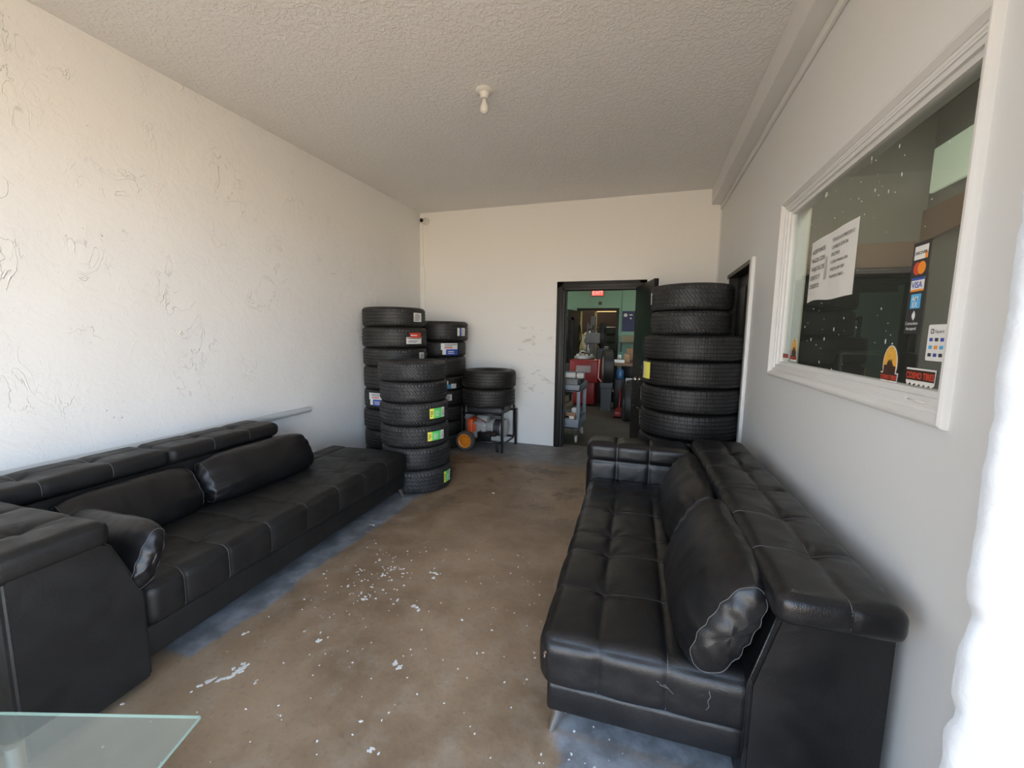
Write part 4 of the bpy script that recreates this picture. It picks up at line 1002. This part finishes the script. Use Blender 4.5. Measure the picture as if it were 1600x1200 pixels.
m = MB(); m.box(-.82, -.58, 8.36, 8.54, .44, .558, .01); m.box(-.80, -.60, 8.38, 8.52, .0, .44); tag(m.build('wheel_stand', plain('dark_stand', (.05, .05, .052), .5), smooth=30), 'dark grey stand under the upright wheel in the workshop', 'stand')
t = thing('hanging_wheel', 'narrow whitish wheel rim on the balancer behind the red machine', 'wheel', (-.93, 9.6, 1.18))
m = MB(); m.lathe([(.19, -.05), (.28, -.06), (.31, 0), (.28, .06), (.19, .05)], 40, 'x', (0, 0, .3), closed=True); m.build('tread', MRUB[1], t, smooth=40)
m = MB(); m.lathe([(.20, -.055), (.215, -.07), (.19, -.03), (.03, -.03), (0, -.03)], 40, 'x', (0, 0, .3)); m.build('rim', MSTEEL, t, smooth=40)
m = MB(); m.box(-.12, .16, -.1, .1, -1.18, .06, .02); m.build('balancer_stand', MDGREY, t, smooth=30)
# right hand workbench
t = thing('workbench', 'dark workbench at the right of the workshop with clutter on it', 'workbench', (-.28, 9.25, 0))
m = MB(); m.box(-.40, .9, -.35, .35, .86, .92, .006); m.build('tabletop', MWOOD, t, smooth=30)
for (x, y) in ((-.37, -.32), (-.37, .32), (.86, -.32), (.86, .32)):
    m = MB(); m.box(x - .025, x + .025, y - .025, y + .025, 0, .86); m.build('leg', MBLACK, t)
m = MB(); m.box(-.38, .88, -.33, .33, .28, .31); m.build('shelf', MBLACK, t)
m = MB(); m.lathe([(0, 0), (.075, 0), (.08, .02), (.08, .15), (.06, .19), (.03, .20), (.03, .23), (0, .23)], 24); o = m.build('water_jug', plain('blue_plastic', (.03, .10, .22), .25), smooth=50); o.location = (-.47, 8.71, .62)
tag(o, 'blue plastic jug on a crate before the workbench', 'jug')
m = MB(); m.box(-.56, -.38, 8.60, 8.82, 0, .62, .01); tag(m.build('dark_crate', MBLACK, smooth=30), 'dark tall crate holding the blue jug', 'crate')
m = MB(); m.box(-.62, -.40, 9.0, 9.2, .92, .98, .008); tag(m.build('white_box', MWHITE, smooth=30), 'flat white box on the workbench', 'box')
m = MB(); m.box(-.42, -.30, 9.25, 9.45, .92, 1.10, .006); tag(m.build('cardboard_box', MCARD, smooth=30), 'small brown cardboard box on the workbench', 'box')
m = MB(); m.box(-.36, -.22, 9.0, 9.15, .311, .60, .004); tag(m.build('storage_box', MWHITE, smooth=30), 'white box on the shelf under the workbench', 'box')
t = thing('wall_shelf', 'dark metal shelf carrying a tan box on the green wall', 'shelf', (-.42, 10.8, 1.33))
m = MB(); m.box(-.22, .30, -.18, .2, -.02, 0); m.build('shelf_board', MDGREY, t)
for x in (-.18, .26):
    m = MB(); m.box(x, x + .03, -.15, .2, -.25, -.02); m.build('bracket', MDGREY, t)
m = MB(); m.box(-.56, -.22, 10.66, 10.9, 1.33, 1.50, .006); tag(m.build('tan_box', plain('tan_card', (.30, .27, .17), .7), smooth=30), 'tan box on the dark shelf of the far workshop wall', 'box')
m = MB(); m.box(-.40, -.26, 9.9, 10.1, 0.92, 1.20, .006); tag(m.build('parts_box', MCARD, smooth=30), 'brown parts box on the floor cabinet behind the workbench', 'box')
m = MB(); m.box(-.5, .3, 9.75, 10.3, 0, .92, .01); tag(m.build('floor_cabinet', MBLACK, smooth=30), 'black floor cabinet behind the workbench', 'cabinet')
upright_tire('upright_tire', 'black tire standing upright on the workshop floor at the right', (-.22, 7.5, 0), .33, .22, math.radians(8), rim=False)
t = thing('floor_jack', 'small red floor jack beside the upright tire', 'jack', (-.42, 7.9, 0))
m = MB(); m.box(-.06, .06, -.25, .25, .03, .12, .01); m.build('body', MMRED, t, smooth=30)
m = MB(); m.tube([(0, .2, .1), (0, .45, .45)], .015, 8); m.build('handle', MMRED, t, smooth=True)
for y in (-.2, .2):
    m = MB(); m.lathe([(0, -.08), (.03, -.08), (.03, .08), (0, .08)], 16, 'x', (0, y, .03)); m.build('wheel', MBLACK, t, smooth=40)
for q, (x, y, lb) in enumerate(((-1.0, 12.1, 'lowest tire of the dark stack in the room beyond the workshop'), (-1.0, 12.12, 'second tire of the dark stack in the room beyond the workshop'), (-1.01, 12.1, 'third tire of the dark stack in the room beyond the workshop'),
                              (-1.0, 12.09, 'fourth tire of the dark stack in the room beyond the workshop'), (-.99, 12.1, 'fifth tire of the dark stack in the room beyond the workshop'), (-1.0, 12.11, 'sixth tire of the dark stack in the room beyond the workshop'),
                              (-1.0, 12.1, 'seventh tire of the dark stack in the room beyond the workshop'), (-1.01, 12.1, 'highest tire of the dark stack in the room beyond the workshop'))):
    tire(lb, 1, .325, .215, (x, y, q * .215), q * .7, 'dark tires in the room beyond')
for q, (x, y, lb) in enumerate(((-.12, 8.55, 'bottom tire of the short stack on the workshop floor'), (-.13, 8.56, 'middle tire of the short stack on the workshop floor'), (-.12, 8.54, 'upper tire of the short stack on the workshop floor'))):
    tire(lb, 1, .24 / .24 * .325, .21, (x + .12, y - .18, q * .21), q, 'short tire stack in the workshop')
t = thing('air_hose', 'black air hose hanging down the green wall left of the far doorway', 'hose', (-1.80, WY1 - .04, 1.3))
m = MB(); m.tube([(.05 * math.sin(a), 0, .8 - a * .11) for a in range(9)] + [(.12, 0, -.2), (.2, -.02, .1), (.15, 0, .5)], .014, 8); m.build('hose', MBLACK, t, smooth=True)
t = thing('bench_vise', 'small grey bench vise on the workbench behind the white box', 'vise', (-.52, 9.42, .92))
m = MB(); m.box(-.05, .05, -.05, .08, 0, .06, .008); m.box(-.04, .04, -.08, -.02, .05, .15, .006); m.box(-.04, .04, .02, .10, .05, .15, .006); m.build('body', MSTEEL, t, smooth=30)
m = MB(); m.tube([(0, -.16, .09), (0, .1, .09)], .010, 8); m.tube([(-.06, -.15, .09), (.06, -.15, .09)], .006, 8); m.build('handle', MCHROME, t, smooth=True)
# hanging belts on the left of the workshop
t = thing('belt_rack', 'dark rack hung with belts and cables at the left of the workshop', 'rack', (-1.85, 9.4, 0))
m = MB(); m.box(-.35, -.30, -.05, 0, 0, 1.9); m.box(.25, .30, -.05, 0, 0, 1.9); m.box(-.35, .30, -.05, 0, 1.82, 1.88); m.box(-.35, .3, -.25, 0, .6, .64); m.box(-.35, .3, -.25, 0, .2, .24); m.build('rack_frame', MBLACK, t)
rnd = random.Random(11)
for i in range(9):
    x = -.3 + i * .065; ll = rnd.uniform(.5, 1.0)
    m = MB(); m.tube([(x, -.06, 1.4), (x - .02, -.08, 1.4 - ll * .5), (x, -.08, 1.4 - ll), (x + .03, -.07, 1.4 - ll * .5), (x + .01, -.06, 1.4)], .012, 6); m.build('belt', MBLACK, t, smooth=True)
m = MB(); m.box(-.32, .28, -.26, -.06, .64, .86, .01); m.build('tool_tray', MDGREY, t, smooth=30)
m = MB(); m.box(-2.05, -1.86, 10.6, 10.98, 1.05, 1.95, .01); tag(m.build('wall_cabinet', MBLACK, smooth=30), 'black cabinet on the green wall left of the far doorway', 'cabinet')
m = MB(); m.tube([(-1.9, 9.0, 2.55), (-1.7, 9.05, 2.5), (-1.55, 9.05, 2.56), (-1.5, 9.05, 2.47), (-1.7, 9.0, 2.40), (-2.0, 9.0, 2.35)], .018, 8); m.box(-2.5, -1.85, 8.95, 9.1, 2.3, 2.6, .01); m.box(-2.2, -2.1, 8.98, 9.05, 2.5, 3.2)
tag(m.build('hose_reel', MBLACK, smooth=40), 'black hose reel hanging high at the left of the workshop', 'hose reel')

# ------------------------------------------------------------------ utility cart
t = thing('utility_cart', 'grey plastic utility cart just inside the workshop doorway', 'cart', (-1.05, 5.98, 0))
def tray(z0, z1):
    m = MB(); m.box(-.26, .24, -.33, .33, z0, z0 + .02); wl = .022
    m.box(-.26, .24, -.33, -.33 + wl, z0, z1, .005); m.box(-.26, .24, .33 - wl, .33, z0, z1, .005); m.box(-.26, -.26 + wl, -.33, .33, z0, z1, .005); m.box(.24 - wl, .24, -.33, .33, z0, z1, .005)
    return m
tray(.20, .335).build('lower_tray', MGREY, t, smooth=30); tray(.72, .815).build('upper_tray', MGREY, t, smooth=30)
for (x, y) in ((-.245, -.315), (.185, -.32), (-.245, .275), (.185, .275)):
    m = MB(); m.box(x, x + .05, y, y + .045, .33, .73, .008); m.build('upright', MGREY, t, smooth=30)
m = MB(); m.tube([(-.2, .33, .80), (-.2, .42, .92), (.18, .42, .92), (.18, .33, .80)], .016, 10); m.build('push_handle', MGREY, t, smooth=True)
for (x, y) in ((-.21, -.28), (.19, -.28), (-.21, .28), (.19, .28)):
    m = MB(); m.lathe([(0, -.016), (.045, -.016), (.052, -.010), (.052, .010), (.045, .016), (0, .016)], 28, 'x', (x, y, .052)); cs = m.build('caster', plain('pale_caster', (.45, .42, .36), .5), t, smooth=40)
    m = MB(); m.box(x - .026, x - .019, y - .02, y + .02, .05, .20); m.box(x + .019, x + .026, y - .02, y + .02, .05, .20); m.box(x - .026, x + .026, y - .03, y + .03, .185, .20); m.build('fork', MDGREY, cs)
m = MB(); m.box(-1.28, -.86, 5.69, 5.92, .742, .885, .008); m.box(-1.285, -.855, 5.685, 5.925, .870, .892, .004); tag(m.build('tool_box', plain('grey_tool_box', (.15, .155, .16), .5), smooth=30), 'grey box on the top tray of the cart', 'box')
t = thing('parts_tray', 'open dark tray leaning on the cart top behind the grey box', 'tray', (-.91, 6.12, .742))
m = MB(); m.box(-.10, .06, -.12, .12, 0, .015); m.box(-.10, -.09, -.12, .12, 0, .11); m.box(.05, .06, -.12, .12, 0, .11); m.box(-.10, .06, .11, .12, 0, .11); m.box(-.1, .06, -.12, -.11, 0, .11); m.build('tray_body', MDGREY, t)
for (x0, x1, z, lb) in ((-1.20, -.90, .935, 'white wrapped roll lying left on the grey box of the cart'), (-.885, -.79, .935, 'short white wrapped pack beside the roll on the cart')):
    m = MB(); pr_ = [(0, x0), (.03, x0), (.040, x0 + .015), (.040, x1 - .015), (.03, x1), (0, x1)]
    m.lathe(pr_, 20, 'x', (0, 5.76, z)); tag(m.build('wrapped_roll', MPAPER, smooth=50), lb, 'package', 'white packages on the cart')
m = MB(); m.box(-1.02, -.88, 5.70, 5.84, .221, .37, .004); m.box(-1.02, -.88, 5.70, 5.705, .345, .42, .0); bx = m.build('carton', MCARD, smooth=30); tag(bx, 'open brown carton in the lower tray of the cart', 'carton')
m = MB(); m.box(-.965, -.90, 5.694, 5.699, .33, .37); m.build('shipping_label', MWHITE, bx)
m = MB(); m.box(-.97, -.86, 5.86, 6.0, .221, .46, .03); tag(m.build('white_bag', MPAPER, smooth=40), 'white paper bag behind the carton in the lower cart tray', 'bag')

# ------------------------------------------------------------------ paint chips on the floor
m = MB(); rnd = random.Random(21)
def flake(x, y, r, el_=1.0, ang=0):
    k = rnd.randint(9, 15); pts = []
    for q in range(k):
        a = 2 * PI * q / k; rr_ = r * rnd.uniform(.45, 1.15); px, py = rr_ * math.cos(a) * el_, rr_ * math.sin(a)
        pts.append((x + px * math.cos(ang) - py * math.sin(ang), y + px * math.sin(ang) + py * math.cos(ang)))
    m.prism(pts, .0001, rnd.uniform(.0010, .0028), 'z')
big = [(-1.17, 2.19, .040), (-1.615, 2.217, .012), (-1.43, 1.853, .022), (-1.65, 2.085, .012), (-1.269, 1.895, .022), (-1.42, 2.164, .018), (-1.111, 1.856, .028), (-1.448, 1.506, .024),
       (-1.661, 1.287, .020), (-1.668, 1.246, .014), (-1.018, 1.5, .026), (-.863, 1.12, .022), (-1.84, 1.42, .014), (-1.956, 2.641, .016), (-1.527, 1.221, .012), (-1.31, 3.57, .02), (-1.941, .968, .010), (-1.292, 1.13, .008)]
for x, y, r_ in big:
    for q in range(rnd.randint(3, 6)): flake(x + rnd.gauss(0, r_ * .7), y + rnd.gauss(0, r_ * .5), r_ * rnd.uniform(.18, .5), rnd.uniform(.8, 1.6), rnd.uniform(0, 3))
[flake(-1.73 + q * .015 + rnd.gauss(0, .006), 1.13 + q * .016 + rnd.gauss(0, .006), rnd.uniform(.005, .013), 2.0, rnd.uniform(.6, 1.2)) for q in range(6)]; [flake(-1.655 + rnd.gauss(0, .012), 1.26 + rnd.gauss(0, .02), rnd.uniform(.006, .013), 1.4, 1) for q in range(6)]
for i in range(70): flake(rnd.gauss(-1.5, .09), rnd.gauss(2.02, .16), rnd.uniform(.002, .007), rnd.uniform(.7, 1.8), rnd.uniform(0, 3))
for i in range(230): flake(rnd.uniform(-1.85, .1), rnd.uniform(.8, 2.6), rnd.choice([.0018, .0025, .003, .0045]), rnd.uniform(.7, 2), rnd.uniform(0, 3))
for i in range(60): flake(rnd.uniform(-.3, .6), rnd.uniform(1.15, 1.36), rnd.choice([.002, .003, .006]), rnd.uniform(.7, 2), rnd.uniform(0, 3))
tag(m.build('paint_chips', MFLECK), 'white paint chips and splatter scattered over the brown floor', 'paint chips', kind='stuff')
